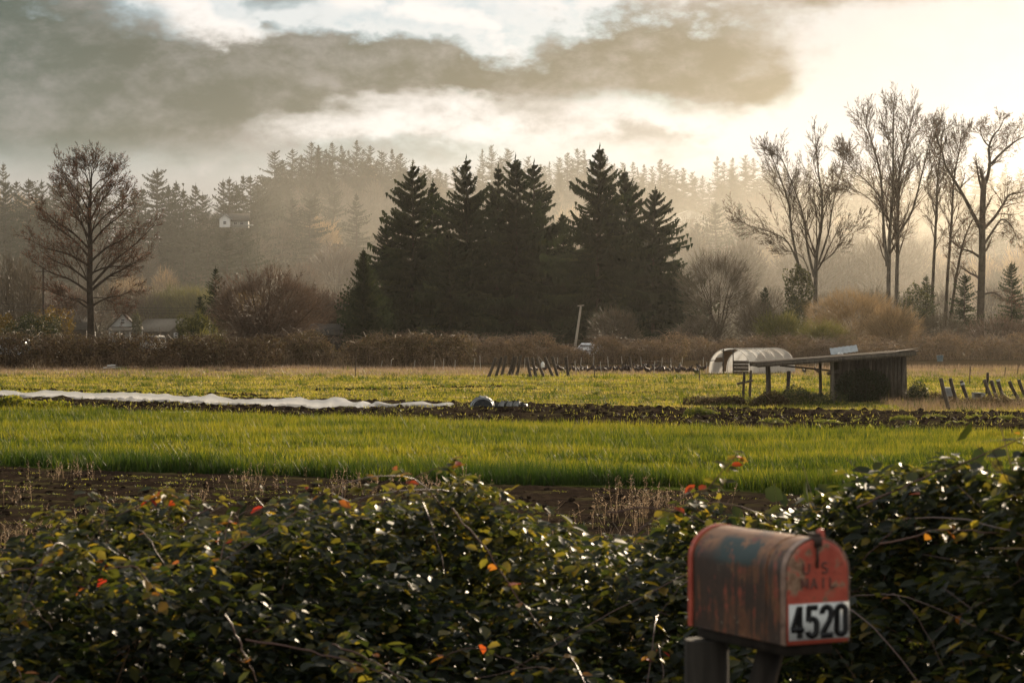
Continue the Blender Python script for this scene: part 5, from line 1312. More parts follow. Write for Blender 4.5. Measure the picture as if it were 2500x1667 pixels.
    d = gdist(908); p = px(540, 0, d); b = MB(); b.bar((-.7, 0, .06), (.7, .1, .10), .3, .12); b.bar((-.5, .2, .16), (.4, .2, .14), .16, .08); tag(b.build('fallen_log', MAT['darkwood'], loc=(p[0], d, 0)), 'dark fallen log in the dry grass below the hedge', 'log')
    d = gdist(888) ; 
    for k, (X0, X1, Y) in enumerate([(1560, 1610, 880), (1590, 1650, 882)]):
        d = gdist(884 + k); b = MB(); b.path([px(X0, Y, d), px(X1, Y + 1, d)], .04, 6); tag(b.build('pale_pipe', MAT['palestake']), ('left' if k == 0 else 'right') + ' pale pipe lying on the grass behind the hens', 'pipe', 'pale pipes')
row_cover()

# ------------------------------------------------------------------ grass, weeds, soil
def in_frame(x, y, m=1.0): return np.abs(x) < y * (1250 / F) * 1.08 + m
def blades(name, n, region, h, w, mat, tone, lean=.35, seg=1, seed=0, hfun=None, clump=0, spread=.07):
    g = np.random.default_rng(seed)
    tj = 0
    if clump:
        x, y = region(g, n // clump); keep = lowf(x, y * 1.8, 1.3, seed) + .5 * lowf(x, y, .45, 2) > -.75; x, y = x[keep], y[keep]
        tj = np.repeat(g.normal(0, .17, len(x)), clump); th = np.repeat(g.uniform(.55, 1.35, len(x)), clump)
        x = np.repeat(x, clump); y = np.repeat(y, clump); x = x + g.normal(0, spread * 1.6, len(x)); y = y + g.normal(0, spread, len(x))
    else: x, y = region(g, n)
    n = len(x)
    hh = h * g.uniform(.55, 1.3, n) * (th if clump else 1)
    if hfun is not None: hh = hh * hfun(x, y)
    z = gz(x, y); P = np.stack([x, y, z - .01], -1)
    a = g.uniform(0, 2 * np.pi, n); dv = np.stack([np.cos(a), np.sin(a), 0 * a], -1)
    side = np.stack([-np.sin(a + g.normal(0, .6, n)), np.cos(a), 0 * a], -1); side = norm(side) * (w * g.uniform(.6, 1.4, n))[:, None] / 2
    tn = np.clip(tone(x, y, g) + tj, 0, 1)
    tip = P + dv * (hh * lean * g.uniform(.1, 1.6, n))[:, None]; tip[:, 2] += hh
    b = MB()
    if seg == 1: b.tris(P - side, P + side, tip, tn)
    else:
        mid = P + (tip - P) * .55; mid[:, 2] += .12 * hh
        V = np.stack([P - side, P + side, mid - side * .8, mid + side * .8, tip], 1).reshape(-1, 3)
        i = np.arange(n)[:, None] * 5
        b.add(V, np.concatenate([i + np.array([[0, 1, 3]]), i + np.array([[0, 3, 2]]), i + np.array([[2, 3, 4]])]), np.repeat(tn, 5))
    return kind(b.build(name, MAT[mat]), 'stuff')
def lowf(x, y, s, ph=0): return np.sin(x * s + ph + 1.3 * np.sin(y * s * .7)) * np.sin(y * s * 1.3 + ph * 2 + 1.1 * np.sin(x * s * .8))
def strip_region(v0, v1, y0, y1, bias=1.0, jit=.8):
    def f(g, n):
        k = n * 3; y = y0 + (y1 - y0) * g.random(k) ** bias; x = (g.random(k) * 2 - 1) * (y * .229 + 1); v = y + .58 * x + jit * lowf(x, y, .5) * 1.2 + jit * .6 * g.normal(size=k) * .5
        ok = (v > v0) & (v < v1); return x[ok][:n], y[ok][:n]
    return f
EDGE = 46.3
gt = lambda x, y, g: .54 - .50 * np.exp(-np.maximum(0, y + .58 * x - EDGE) / 1.1) + .32 * lowf(x * .6, y * 1.6, .9) + .20 * lowf(x, y, .23, 2) + .20 * lowf(x, y * 2.2, .6, 5) + g.normal(0, .16, len(x))  # exp term darkens blades at the near edge: shade of the front face as colour
edgeh = lambda x, y: .74 + .55 * np.exp(-np.maximum(0, y + .58 * x - EDGE) / 2.2) + .28 * lowf(x, y * 2, .8, 1) + .2 * lowf(x, y, 2.3, 3)
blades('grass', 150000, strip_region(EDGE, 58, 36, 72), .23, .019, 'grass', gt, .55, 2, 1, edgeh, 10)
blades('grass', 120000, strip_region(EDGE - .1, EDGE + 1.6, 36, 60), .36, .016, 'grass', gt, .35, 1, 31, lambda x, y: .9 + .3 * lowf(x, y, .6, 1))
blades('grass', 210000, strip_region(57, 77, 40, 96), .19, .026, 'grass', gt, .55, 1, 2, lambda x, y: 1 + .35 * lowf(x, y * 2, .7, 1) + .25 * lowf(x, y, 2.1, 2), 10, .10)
mt = lambda x, y, g: .52 + .26 * lowf(x, y, .25, 1) + .24 * lowf(x, y * 1.5, .7, 3) + .10 * np.clip((y - 125) / 30, 0, 1) + g.normal(0, .15, len(x))
blades('grass', 170000, strip_region(96, 400, 82, 172), .085, .05, 'meadow', mt, .9, 1, 3, lambda x, y: 1 + .6 * lowf(x, y, .9, 1), 6, .12)
blades('pasture_tufts', 26000, strip_region(97, 400, 84, 168), .20, .035, 'grass', lambda x, y, g: .22 + g.normal(0, .15, len(x)), .7, 1, 41, lambda x, y: .8 + .6 * (lowf(x, y, .5, 4) > .2), 26, .14)
def dry_region(g, n):
    y = g.uniform(144, 180, n); x = (g.random(n) * 2 - 1) * (y * .229 + 1)
    keep = g.random(n) < np.clip((y - 144 + 6 * lowf(x, y, .15)) / 16, .04, 1); return x[keep], y[keep]
blades('dry_grass', 60000, dry_region, .26, .022, 'drygrass', lambda x, y, g: .5 + .2 * lowf(x, y, .3) + g.normal(0, .2, len(x)), .5, 1, 4)
blades('dry_grass', 9000, lambda g, n: ((g.random(n) * 2 - 1) * 9 + 23.5, g.uniform(88, 96, n)), .32, .016, 'drygrass', lambda x, y, g: .35 + g.normal(0, .2, len(x)), .5, 1, 14)
def belt(g, n):
    y = g.uniform(15.5, 33, n) ; x = (g.random(n) * 2 - 1) * (y * .24 + .5)
    keep = (g.random(n) < np.clip(1.1 - (y - 14) / 19, 0, 1) * (.55 + .45 * (lowf(x, y, .6) > -.2))) ; return x[keep], y[keep]
blades('dry_grass', 26000, belt, .42, .006, 'drygrass', lambda x, y, g: .45 + g.normal(0, .22, len(x)), .5, 2, 5)
# sprouting weeds along the furrows
def rows_region(v0, v1, y0, y1, per=1.4):
    def f(g, n):
        k = n * 6; y = g.uniform(y0, y1, k); x = (g.random(k) * 2 - 1) * (y * .229 + 1); v = y + .58 * x
        ph = np.abs(((v / per) % 1) - .25); ok = (v > v0) & (v < v1) & (ph < .16) & (lowf(x, y, .5, 3) > -.15 + .3 * g.normal(size=k)); return x[ok][:n], y[ok][:n]
    return f
blades('small_weeds', 14000, rows_region(28, 45, 22, 56), .030, .022, 'weed', lambda x, y, g: .3 + g.normal(0, .25, len(x)), 1.4, 1, 6, None, 9, .05)
blades('small_weeds', 7000, rows_region(77.5, 95, 58, 112), .12, .045, 'weed', lambda x, y, g: .5 + g.normal(0, .25, len(x)), 1.0, 1, 7)
def clods():
    g = np.random.default_rng(9)
    ico = np.array([(0, 0, 1), (.9, 0, .3), (.28, .85, .3), (-.72, .53, .3), (-.72, -.53, .3), (.28, -.85, .3), (.6, .5, -.4), (-.3, .8, -.4), (-.8, 0, -.4), (-.3, -.8, -.4), (.6, -.5, -.4)])
    fc = np.array([(0, 1, 2), (0, 2, 3), (0, 3, 4), (0, 4, 5), (0, 5, 1), (1, 6, 2), (2, 7, 3), (3, 8, 4), (4, 9, 5), (5, 10, 1), (2, 6, 7), (3, 7, 8), (4, 8, 9), (5, 9, 10), (1, 10, 6)])
    x1, y1 = rows_region(77, 95.5, 58, 115, 2.8)(g, 9000); x2, y2 = strip_region(77, 96, 58, 115)(g, 4500); x3, y3 = strip_region(28, 45.5, 22, 55)(g, 2600)
    # strip of turned earth in the pasture
    k = 300; u = g.random(k); x4 = px(1, 0, 1)[0] * 0 + (-9.5 + 9.0 * u) ; y4 = gdist(953 - 6 * u) + g.normal(0, .7, k)
    k = 500; X5 = g.uniform(0, 640, k); y5 = gdist(np.interp(X5, [0, 640], [946, 966])) + g.normal(0, 1.2, k); x5 = (X5 - 1250) / F * y5
    x6, y6 = strip_region(98, 400, 90, 150)(g, 160)
    x = np.concatenate([x1, x2, x3, x4, x5, x6]); y = np.concatenate([y1, y2, y3, y4, y5, y6]); n = len(x)
    cov = ((x < -1.5) & (y + .58 * x > 86.5) & (y + .58 * x < 94.5))
    s = np.minimum(g.gamma(3, .022, n), .13) * np.where(y < 56, .6, 1.25); s[-160:] *= .7; s = np.where(cov, s * .15, s)
    V = ico[None] * s[:, None, None] * g.uniform(.6, 1.3, (n, 11, 3)); V[..., 2] *= .5; V += np.stack([x, y, gz(x, y) + s * .2], -1)[:, None]
    Fc = (np.arange(n) * 11)[:, None, None] + fc[None]
    b = MB(); b.add(V.reshape(-1, 3), Fc.reshape(-1, 3), np.repeat(np.clip(g.normal(.4, .2, n), 0, 1), 11)); kind(b.build('soil_clods', MAT['clod']), 'stuff')
clods()
def stalks():
    g = np.random.default_rng(21); b = MB()
    cl = [(165, 1170, 1112, 26), (190, 1175, 1120, 16), (140, 1170, 1118, 14), (592, 1205, 1128, 30), (620, 1215, 1150, 20), (805, 1210, 1150, 26), (860, 1215, 1150, 26), (905, 1212, 1160, 18), (1010, 1215, 1150, 24), (1055, 1218, 1132, 26), (1145, 1250, 1165, 34), (1110, 1255, 1185, 30), (1180, 1255, 1190, 20),
          (1560, 1265, 1165, 44), (1540, 1270, 1190, 30), (1590, 1268, 1180, 28), (1640, 1250, 1180, 26), (1500, 1290, 1215, 40), (1680, 1262, 1195, 30), (480, 1230, 1180, 20), (60, 1230, 1180, 20), (330, 1300, 1225, 24), (230, 1300, 1210, 26), (100, 1330, 1255, 40), (170, 1340, 1265, 30), (30, 1340, 1275, 30)]
    for X, Yb, Yt, n in cl:
        d = gdist(Yb); x0 = px(X, 0, d)[0]; h0 = (Yb - Yt) / F * d
        n = max(6, int(n * .6)); x = x0 + g.normal(0, .30, n); y = d + g.normal(0, .6, n); h = h0 * g.uniform(.25, 1.05, n); z = gz(x, y)
        A = np.stack([x, y, z], -1); B = A + np.stack([g.normal(0, .17, n) * h, g.normal(0, .17, n) * h, h], -1)
        b.ribbons(A, B, .006, g.random(n) * .6, w1=.5)
        for k in range(9):
            f = g.uniform(.45, 1, n)[:, None]; Q = A + (B - A) * f
            b.leaves(Q + g.normal(0, .012, (n, 3)), .028, g.random(n))
            if k % 3 == 0: b.ribbons(Q, Q + np.stack([g.normal(0, .05, n), g.normal(0, .05, n), g.uniform(.03, .10, n)], -1), .006, g.random(n))
    kind(b.build('dry_stalks', MAT['drygrass']), 'stuff')
stalks()

# ------------------------------------------------------------------ bramble thicket in the foreground
LV = np.array([(0, 0, 0), (.27, .30, .05), (0, .30, -.03), (-.27, .30, .05), (.25, .66, .04), (0, .66, -.06), (-.25, .66, .04), (0, 1.0, -.10)])
LF = np.array([(0, 1, 2), (0, 2, 3), (1, 4, 5), (1, 5, 2), (2, 5, 6), (2, 6, 3), (4, 7, 5), (5, 7, 6)])
def thicket():
    g = np.random.default_rng(77)
    root = thing('bramble_thicket', 'dense bramble thicket with glossy leaves filling the foreground behind the mailbox', 'bramble', (0, 8.5, .5))
    o = np.array(root.location)
    CX = np.array([-400, -100, 0, 70, 130, 250, 330, 450, 600, 700, 900, 1000, 1150, 1300, 1430, 1480, 1600, 1700, 1850, 2000, 2150, 2300, 2400, 2500, 2600, 2900])
    CY = np.array([1500, 1440, 1395, 1350, 1320, 1255, 1225, 1215, 1205, 1195, 1200, 1205, 1225, 1240, 1275, 1278, 1250, 1225, 1205, 1190, 1165, 1140, 1118, 1098, 1085, 1080])
    dc = lambda X: np.interp(X, [-400, 600, 1500, 2100, 2500, 2900], [8.6, 9.6, 10.2, 9.4, 7.8, 7.2])
    x0 = lambda X, d0: (X - 1250) / F * d0
    def surf(X, f):
        """f 0 at the crest, 1 low at the front, negative behind: point on the thicket surface."""
        d0 = dc(X); d = d0 - 2.9 * f; zc = HC - (np.interp(X, CX, CY) - 800) / F * d0
        z = zc - .10 * (lowf(x0(X, d0), d, 1.7, 7) < -.1) - np.where(f > 0, 1.15 * np.abs(f) ** 1.7, 1.4 * np.abs(f) ** 1.5 * 1.2)
        x = (X - 1250) / F * d0
        bump = .10 * lowf(x, d, 3.1) + .10 * lowf(x, d, 5.7, 2) + .07 * lowf(x, z * 3, 9, 1)
        return np.stack([x, d - bump * .8, z + bump], -1)
    n = 26000
    X = g.uniform(-330, 2830, n); f = g.uniform(-.45, 1.22, n)
    P = surf(X, f); P -= np.stack([0 * X, -g.gamma(1.4, .08, n) * .7, g.gamma(1.4, .08, n)], -1)
    # sprigs of three leaflets
    pos, yv, nv, sz, tn = [], [], [], [], []
    gloss = g.random(n)
    hue = lowf(P[:, 0], P[:, 2] * 2 + P[:, 1], 2.3, 4)
    depth_in = np.clip(f, 0, 1)
    for k in range(3):
        a = g.uniform(0, 2 * np.pi, n) if k == 0 else a + 2.0 + g.normal(0, .4, n)
        u = norm(np.stack([np.cos(a), np.sin(a) - .25, g.normal(-.25, .35, n)], -1))
        up = norm(np.stack([g.normal(.06, .30, n), g.normal(-.12, .32, n), np.full(n, 1.0)], -1))
        pos.append(P + u * .012); yv.append(u); nv.append(up); sz.append(.055 * g.uniform(.45, 1.45, n))
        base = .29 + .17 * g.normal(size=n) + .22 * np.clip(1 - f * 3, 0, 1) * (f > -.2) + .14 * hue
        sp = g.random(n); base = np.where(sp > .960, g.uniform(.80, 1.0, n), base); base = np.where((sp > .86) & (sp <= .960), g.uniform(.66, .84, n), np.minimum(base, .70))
        tn.append(base)
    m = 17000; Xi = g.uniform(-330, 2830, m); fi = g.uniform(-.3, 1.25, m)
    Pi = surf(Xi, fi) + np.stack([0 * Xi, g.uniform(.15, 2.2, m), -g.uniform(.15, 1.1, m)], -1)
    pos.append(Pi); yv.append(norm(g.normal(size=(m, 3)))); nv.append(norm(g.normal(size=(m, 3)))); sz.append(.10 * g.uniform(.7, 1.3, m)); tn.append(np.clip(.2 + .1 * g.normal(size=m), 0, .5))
    # canes
    canes = []
    def cane(pts, r, leafn, bias=0.0):
        pts = np.array(pts, float); tt = np.linspace(0, 1, len(pts)); t2 = np.linspace(0, 1, 16)
        q = np.stack([np.interp(t2, tt, pts[:, i]) for i in range(3)], -1)
        for _ in range(2): q[1:-1] = (q[:-2] + 2 * q[1:-1] + q[2:]) / 4
        q += g.normal(0, .0025, q.shape); canes.append((q, r))
        for _ in range(leafn):
            i = g.integers(4, 16); p = q[i]; m = 3 if g.random() < .7 else 1; a0 = g.uniform(0, 6.28)
            for k in range(m):
                a = a0 + 2.1 * k; pos.append(p[None] + g.normal(0, .012, (1, 3))); yv.append(norm(np.array([[math.cos(a), math.sin(a), g.normal(-.2, .4)]])))
                nv.append(norm(np.array([[g.normal(0, .4), g.normal(-.3, .4), 1.0]]))); sz.append(np.array([.05 * g.uniform(.6, 1.25)])); tn.append(np.array([np.clip(g.choice([.45, .62, .72, .80, .9, .97], p=[.25, .25, .2, .15, .1, .05]) + g.normal(0, .04) + bias, 0, 1)]))
    pp = lambda L, d: [px(a, b, d) for a, b in L]
    cane(pp([(430, 1290), (520, 1235), (600, 1200), (680, 1178), (760, 1185), (820, 1225)], 9.0), .004, 10)
    cane(pp([(930, 1235), (980, 1190), (1040, 1150), (1085, 1140), (1115, 1128)], 9.3), .0035, 9, .05)
    cane(pp([(860, 1240), (930, 1180), (975, 1158), (990, 1150)], 9.3), .003, 4, .15)
    cane(pp([(1540, 1320), (1620, 1240), (1700, 1200), (1780, 1180)], 9.5), .004, 8)
    cane(pp([(1480, 1250), (1600, 1235), (1720, 1270), (1830, 1330)], 9.0), .0045, 8)
    cane(pp([(2090, 1240), (2230, 1175), (2380, 1120), (2560, 1040)], 8.4), .005, 10)
    cane(pp([(2150, 1330), (2300, 1290), (2420, 1300), (2540, 1310)], 7.6), .0045, 8)
    cane(pp([(1100, 1240), (1180, 1330), (1250, 1440), (1320, 1530)], 8.0), .0045, 8)
    cane(pp([(0, 1400), (90, 1380), (170, 1350), (240, 1310)], 8.2), .004, 8)
    cane(pp([(260, 1390), (330, 1380), (370, 1430), (400, 1460)], 7.8), .004, 5)
    cane(pp([(550, 1500), (580, 1560), (610, 1620), (625, 1660)], 7.2), .004, 3)
    cane(pp([(600, 1560), (760, 1590), (880, 1620), (960, 1665)], 7.1), .0045, 3)
    cane(pp([(810, 1570), (900, 1610), (1000, 1665)], 7.1), .004, 2)
    cane(pp([(1720, 1200), (1780, 1130), (1800, 1110)], 9.6), .003, 5, .05)
    cane(pp([(280, 1260), (400, 1210), (450, 1215)], 8.9), .0035, 8, .1)
    for k in range(85):
        X0 = g.uniform(-200, 2700); f0 = g.uniform(-.1, .95); b0 = surf(np.array([X0]), np.array([f0]))[0]
        dx = g.normal(0, .45); L = g.uniform(.5, 1.1); up = g.uniform(.0, .14) * (1 if f0 < .3 else .5)
        e = surf(np.array([X0 + dx * 600]), np.array([min(1.05, f0 + g.uniform(.05, .35))]))[0]
        m = (b0 + e) / 2 + np.array((0, -.08, up + .05)); cane([b0 - (0, -.15, .15), b0 * .6 + m * .4 + (0, 0, up * .3), m, e + (0, -.05, .02)], g.uniform(.002, .0042), 4)
    pos = np.concatenate(pos); yv = np.concatenate(yv); nv = np.concatenate(nv); sz = np.concatenate(sz); tn = np.concatenate(tn)
    xv = norm(np.cross(yv, nv)); nv = np.cross(xv, yv)
    # the leaves that show largest become parts of their own
    dd = pos[:, 1]; sx = (pos[:, 0] / dd * F + 1250); sy = 800 - (pos[:, 2] - HC) / dd * F
    crest = np.interp(sx, CX, CY)
    front = np.abs(nv[:, 1]) * .6 + .4
    vis = (sx > 5) & (sx < 2495) & (sy < 1660) & (dd < 7.75 + (sy < crest + 25) * 2.5)
    score = np.where(vis, sz / dd * front * (1 + .9 * (sy < crest + 15)), 0)
    top = np.argsort(-score)[:300]; rest = np.ones(len(pos), bool); rest[top] = False
    bins = np.linspace(.1, .98, 9)
    mesh_for = []
    for bt in bins:
        lb = MB(); lb.add(LV * np.array((1, 1, 1)), LF, bt); me = lb.mesh('leaf', MAT['leaf']); me.polygons.foreach_set('use_smooth', np.ones(len(me.polygons), bool)); mesh_for.append(me)
    for i in top:
        ob = link('leaf', mesh_for[int(np.argmin(np.abs(bins - tn[i])))], root)
        M3 = np.stack([xv[i], yv[i], nv[i]], 1) * sz[i]
        M = Matrix.Identity(4)
        for r_ in range(3):
            for c_ in range(3): M[r_][c_] = float(M3[r_, c_])
            M[r_][3] = float(pos[i][r_] - o[r_])
        ob.matrix_local = M
    pr, sr = pos[rest], sz[rest]; k = len(pr)
    V = (LV[None, :, 0:1] * xv[rest][:, None] + LV[None, :, 1:2] * yv[rest][:, None] + LV[None, :, 2:3] * nv[rest][:, None]) * sr[:, None, None] + pr[:, None] - o
    Fc = (np.arange(k) * 8)[:, None, None] + LF[None]
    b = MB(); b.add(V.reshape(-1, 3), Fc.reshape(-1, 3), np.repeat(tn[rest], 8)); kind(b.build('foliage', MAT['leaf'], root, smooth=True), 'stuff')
    for q, r in canes:
        b = MB(); b.path(q - o, r * .78 * np.linspace(1, .5, len(q)), 5, .10 + .45 * g.random()); b.build('cane', MAT['cane'], root, smooth=True)
    # inner dead stems
    n = 3500; X = g.uniform(-300, 2800, n); f = g.uniform(-.3, 1.0, n); A = surf(X, f) - np.stack([0 * X, -g.uniform(.1, .5, n), g.uniform(.1, .6, n)], -1)
    B = A + g.normal(0, .14, (n, 3)); b = MB(); b.ribbons(A - o, B - o, .005, g.random(n)); kind(b.build('dead_stems', MAT['cane'], root), 'stuff')
thicket()

# ------------------------------------------------------------------ mailbox
def fn_rust(nt):
    p = ocoord(); x, y, z = sep(p)
    n = noise(vscale(p, 1, 1, 1), 14, 6, .65); st = noise(vscale(p, 60, 60, 5), 1, 4, .6); big = noise(p, 6, 4, .6, dist=.6); fine = noise(p, 70, 4, .6)
    chip = noise(p, 38, 6, .7)
    red = ramp(fine * .5 + n * .5, [(.3, (.15, .028, .014)), (.7, (.33, .080, .038))])
    rust = ramp(chip * .6 + st * .4, [(.32, (.030, .014, .008)), (.46, (.11, .042, .016)), (.58, (.26, .105, .035)), (.70, (.40, .20, .085))])
    c = mix(sstep(n * .35 + st * .30 + chip * .35, .41, .47), red, rust)
    c = mix(sstep(st * .40 + big * .35 + chip * .25, .455, .51) * .9, c, (.020, .013, .009))
    c = mix(sstep(chip * .6 + n * .4, .60, .63) * .75, c, (.25, .22, .15))
    c = mix(sstep(z, .165, .20) * sstep(chip * .5 + n * .5, .42, .52) * .7, c, (.36, .16, .06))
    teal = sstep(big + (n - .5) * .9, .50, .53) * sstep(z, .145, .165) * (1.0 - sstep(z, .205, .215)) * sstep(y, .07, .11) * (1.0 - sstep(y, .26, .31)) * (1.0 - sstep(x, -.02, .0))
    c = mix(teal, c, (.010, .035, .035))
    return bsdf(c, .48, .5, bump=n * .6 + fine * .4, bstr=.35, bdist=.003)
def fn_door(nt):
    p = ocoord(); n = noise(p, 22, 5, .6); big = noise(p, 11, 4, .6, dist=.4); fine = noise(p, 90, 4, .6)
    red = ramp(n, [(.3, (.32, .045, .024)), (.7, (.52, .10, .055))])
    chip = noise(p, 60, 6, .7)
    c = mix(sstep(big * .7 + chip * .3, .53, .57) * .7, red, (.26, .24, .15))
    c = mix(sstep(chip * .6 + big * .4, .55, .59) * .7, c, (.16, .075, .035))
    c = mix(sstep(n * .5 + fine * .5, .56, .66) * .7, c, (.09, .035, .018))
    return bsdf(c, .5, .45, bump=n, bstr=.25, bdist=.003)
MAT['rustbody'] = material('rusty_red_paint', fn_rust); MAT['rustdoor'] = material('faded_red_paint', fn_door)
MAT['rim'] = plain('worn_metal_rim', (.30, .20, .15), .4, .6, .5, var=.5, sc=40)
MAT['plate'] = plain('number_plate_white', (.64, .65, .62), .45, .4, var=.14, sc=22)
MAT['ink'] = plain('black_numeral', (.012, .012, .012), .4, .4, var=.1)
MAT['emboss'] = plain('faded_lettering', (.13, .05, .035), .55, .4, var=.4, sc=60)

def stroke(b, pts, w, zoff, closed=False, th=.0012):
    """Flat ribbon of constant width along pts (2D, x right z up) standing zoff proud of the face (-y)."""
    pts = np.array(pts, float)
    if closed: tan = np.roll(pts, -1, 0) - np.roll(pts, 1, 0)
    else: tan = np.gradient(pts, axis=0)
    tan = norm(tan); nn = np.stack([-tan[:, 1], tan[:, 0]], -1) * w / 2
    A, B = pts + nn, pts - nn; m = len(pts)
    V = [(q[0], -zoff, q[1]) for q in A] + [(q[0], -zoff, q[1]) for q in B] + [(q[0], -zoff + th, q[1]) for q in A] + [(q[0], -zoff + th, q[1]) for q in B]
    Fc = []
    for i in range(m if closed else m - 1):
        j = (i + 1) % m
        Fc += [(i, j, m + j, m + i), (i, 2 * m + i, 2 * m + j, j), (m + i, m + j, 3 * m + j, 3 * m + i)]
    b.add(np.array(V), Fc)
def arcp(cx, cy, rx, ry, a0, a1, n=14):
    a = np.radians(np.linspace(a0, a1, n)); return [(cx + rx * math.cos(q), cy + ry * math.sin(q)) for q in a]
def digit(ch):
    """Heavy condensed numeral in a 1 wide x 2.4 high cell."""
    b = MB(); w = .41; z = .0012
    if ch == '0': stroke(b, arcp(.5, 1.85, .33, .38, 0, 180) + arcp(.5, .55, .33, .38, 180, 360), w, z, True)
    if ch == '2': stroke(b, arcp(.5, 1.80, .33, .42, 190, 0, 18) + [(.80, 1.50), (.66, 1.12), (.42, .72), (.22, .32), (.20, .20)], w, z); stroke(b, [(.06, .15), (.5, .15), (.97, .15)], w, z + .0002)
    if ch == '5': stroke(b, [(.92, 2.23), (.5, 2.23), (.12, 2.23)], w, z); stroke(b, [(.26, 2.3), (.24, 1.7), (.22, 1.22)], w * .95, z + .0002); stroke(b, [(.22, 1.18)] + arcp(.5, 1.05, .33, .36, 130, 0) + arcp(.5, .58, .33, .42, 0, -170), w, z + .0004)
    if ch == '4': stroke(b, [(.68, 2.38), (.68, 1.2), (.68, .02)], w, z); stroke(b, [(.62, 2.3), (.38, 1.45), (.16, .68)], w * .86, z + .0002); stroke(b, [(.03, .66), (.5, .66), (1.0, .66)], w * .92, z + .0004)
    return b
def letters(s, cw, chh, sw):
    """Raised sans capitals, built of strokes."""
    G = {'U': [[(0, 1), (0, .35)] + arcp(.4, .35, .4, .35, 180, 360) + [(.8, 1)]], 'S': [arcp(.4, .75, .36, .25, 30, 270) + arcp(.4, .25, .36, .25, 90, -150)], 'M': [[(0, 0), (0, .5), (0, 1)], [(0, 1), (.2, .6), (.4, .25)], [(.4, .25), (.6, .6), (.8, 1)], [(.8, 1), (.8, .5), (.8, 0)]],
         'A': [[(0, 0), (.2, .5), (.4, 1)], [(.4, 1), (.6, .5), (.8, 0)], [(.16, .35), (.4, .35), (.64, .35)]], 'I': [[(.4, 0), (.4, .5), (.4, 1)]], 'L': [[(.1, 1), (.1, .5), (.1, 0)], [(.1, .06), (.4, .06), (.75, .06)]], '.': [[(.35, .05), (.4, .05), (.45, .05)]]}
    out = []
    for i, ch in enumerate(s):
        if ch == ' ': continue
        b = MB()
        for k, p in enumerate(G[ch]): stroke(b, [(x * cw * .8 + i * cw, y * chh) for x, y in p], sw, .0015 + .0002 * k, th=.002)
        out.append(b)
    return out
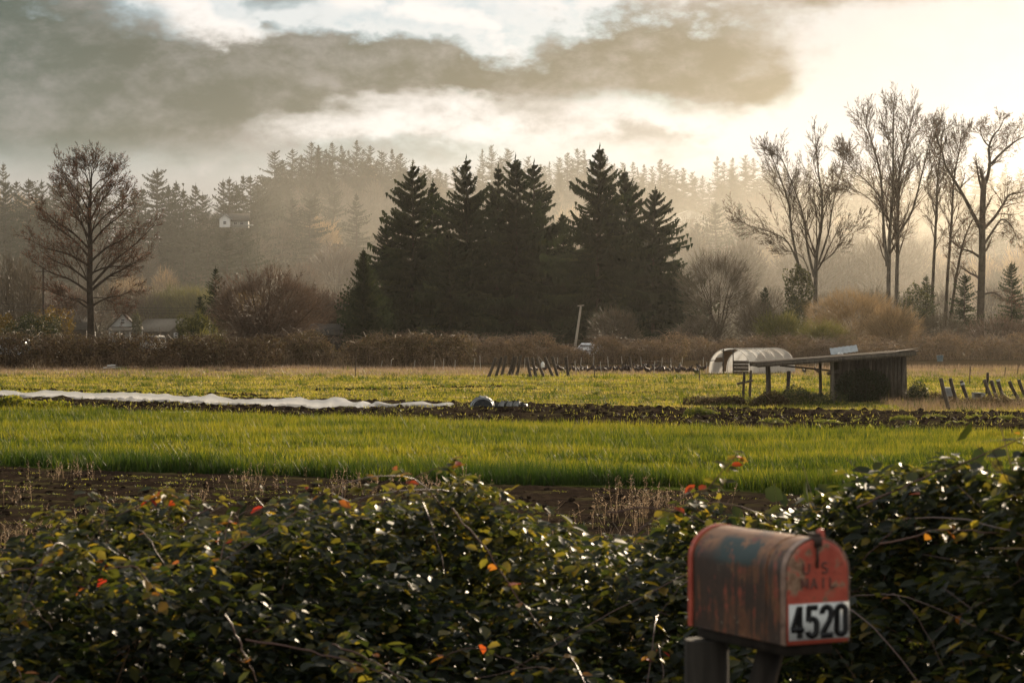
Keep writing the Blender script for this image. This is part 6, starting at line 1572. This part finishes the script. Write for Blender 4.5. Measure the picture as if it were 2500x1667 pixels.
def mailbox():
    phi = R(27); d0 = 5.1; w, L, zs, h = .160, .395, .153, .2235
    C = px(1919, 1576, d0)
    ax = np.array((math.cos(phi), math.sin(phi), 0))
    mid = C + ax * w / 2
    # local frame: x across the door, -y out of the door, z up
    t = thing('mailbox', 'rusty red arched mailbox with white 4520 number plate', 'mailbox', tuple(mid), phi)
    def prof(e=0, n=20):
        p = [(-w / 2 - e, -e * 0), ] + [(-w / 2 - e, zs * q) for q in (.35, .7)]
        p += [(-(w / 2 + e) * math.cos(a), zs + (h - zs + e) * math.sin(a)) for a in np.linspace(0, math.pi, n)]
        p += [((w / 2 + e), zs * q) for q in (.7, .35)] + [(w / 2 + e, 0)]
        return np.array(p)
    def shell(y0, y1, e, th, ny=12):
        b = MB(); P = prof(e); Q = prof(e - th); m = len(P)
        ys = np.linspace(y0, y1, ny)
        g = np.random.default_rng(2)
        for A, fl in ((P, 0), (Q, 1)):
            V = np.array([(x, y, z) for y in ys for x, z in A]); 
            if ny > 4: V = V * (1 + .012 * np.sin(V[:, 1:2] * 31 + V[:, 2:3] * 40) * np.sin(V[:, 2:3] * 55 + 1) * np.array((1, 0, .3)))
            Fc = [(i * m + k, (i + 1) * m + k, (i + 1) * m + k + 1, i * m + k + 1) for i in range(ny - 1) for k in range(m - 1)]
            b.add(V, [f[::-1] for f in Fc] if fl else Fc)
        for y in (y0, y1):
            V = np.array([(x, y, z) for x, z in P] + [(x, y, z) for x, z in Q]); b.add(V, [(k, k + 1, m + k + 1, m + k) for k in range(m - 1)])
        return b
    shell(.004, L, 0, .0012, 14).build('body', MAT['rustbody'], t, smooth=True)
    b = MB(); b.box((0, L / 2, .001), (w, L - .01, .002)); b.build('floor', MAT['rustbody'], t)
    shell(.0, .016, .0025, .003, 3).build('front_rim', MAT['rim'], t, smooth=True)
    shell(L - .018, L - .002, .0035, .004, 3).build('back_rim', MAT['rustdoor'], t, smooth=True)
    shell(.075, .079, .0012, .0015, 3).build('seam', MAT['rustbody'], t, smooth=True)
    P = prof(-.001); b = MB(); V = np.array([(x, L - .004, z) for x, z in P]); b.add(V, np.arange(len(P))[None]); b.build('back_panel', MAT['rustbody'], t)
    # door
    dp = prof(-.0022); n = len(dp); b = MB()
    dish = [(1, 0.0), (.97, -.004), (.88, -.0045), (.5, -.0052), (.0001, -.0055)]; cz = h * .5
    V = np.array([(x * s, y, cz + (z - cz) * s) for s, y in dish for x, z in dp])
    b.add(V, [(i * n + k, i * n + (k + 1) % n, (i + 1) * n + (k + 1) % n, (i + 1) * n + k) for i in range(len(dish) - 1) for k in range(n)])
    door = b.build('door', MAT['rustdoor'], t, smooth=True)
    yf = -.0065
    b = MB(); b.box((.0, yf, .0485), (.153, .0014, .077)); b.build('number_plate', MAT['plate'], door)
    cw = .0365
    for i, ch in enumerate('4520'):
        o = digit(ch).build('numeral', MAT['ink'], door, loc=(-.0735 + i * .0374, yf - .0006, .0135)); s = .0345; o.scale = (s, 1, .0695 / 2.4)
        # scale keeps the relief
    for s_, x0, z0 in (('U.S.', -.040, .150), ('MAIL', -.044, .118)):
        for bb in letters(s_, .0235, .022, .0042): bb.build('letter', MAT['emboss'], door, loc=(x0, yf + .001, z0))
    # latch, pull tab and flag stub at the crown
    b = MB(); b.box((-.004, -.004, h - .006), (.016, .016, .022)); b.box((-.004, .006, h + .008), (.012, .03, .006)); b.build('latch', MAT['steel'], t)
    b = MB(); b.bar((-.006, -.009, h - .012), (-.006, -.009, h - .062), .005, .003); b.build('latch_strap', MAT['steel'], door)
    b = MB(); b.box((.016, .010, h + .002), (.012, .012, .032), np.array(Matrix.Rotation(R(-12), 3, 'Y'))); b.build('pull_tab', MAT['rustdoor'], t)
    # post with board and brace
    ps = thing('mailbox_post', 'weathered timber post with brace carrying the red mailbox', 'post', (mid[0], mid[1], 1.2), phi)
    zb = mid[2] - 1.2
    b = MB(); b.box((0, L * .53, zb - .014), (.12, L * .90, .026)); b.build('board', MAT['deepwood'], ps)
    b = MB(); b.path([(-.050, L * .93, -.1), (-.047, L * .93, zb * .5), (-.050, L * .93, zb - .03)], [.056, .053, .050], 10); b.build('post', MAT['greypost'], ps, smooth=True)
    b = MB(); b.bar((.0, L * .45, zb - .03), (-.04, L * .88, zb - .55), .04, .045); b.build('brace', MAT['deepwood'], ps)
mailbox()
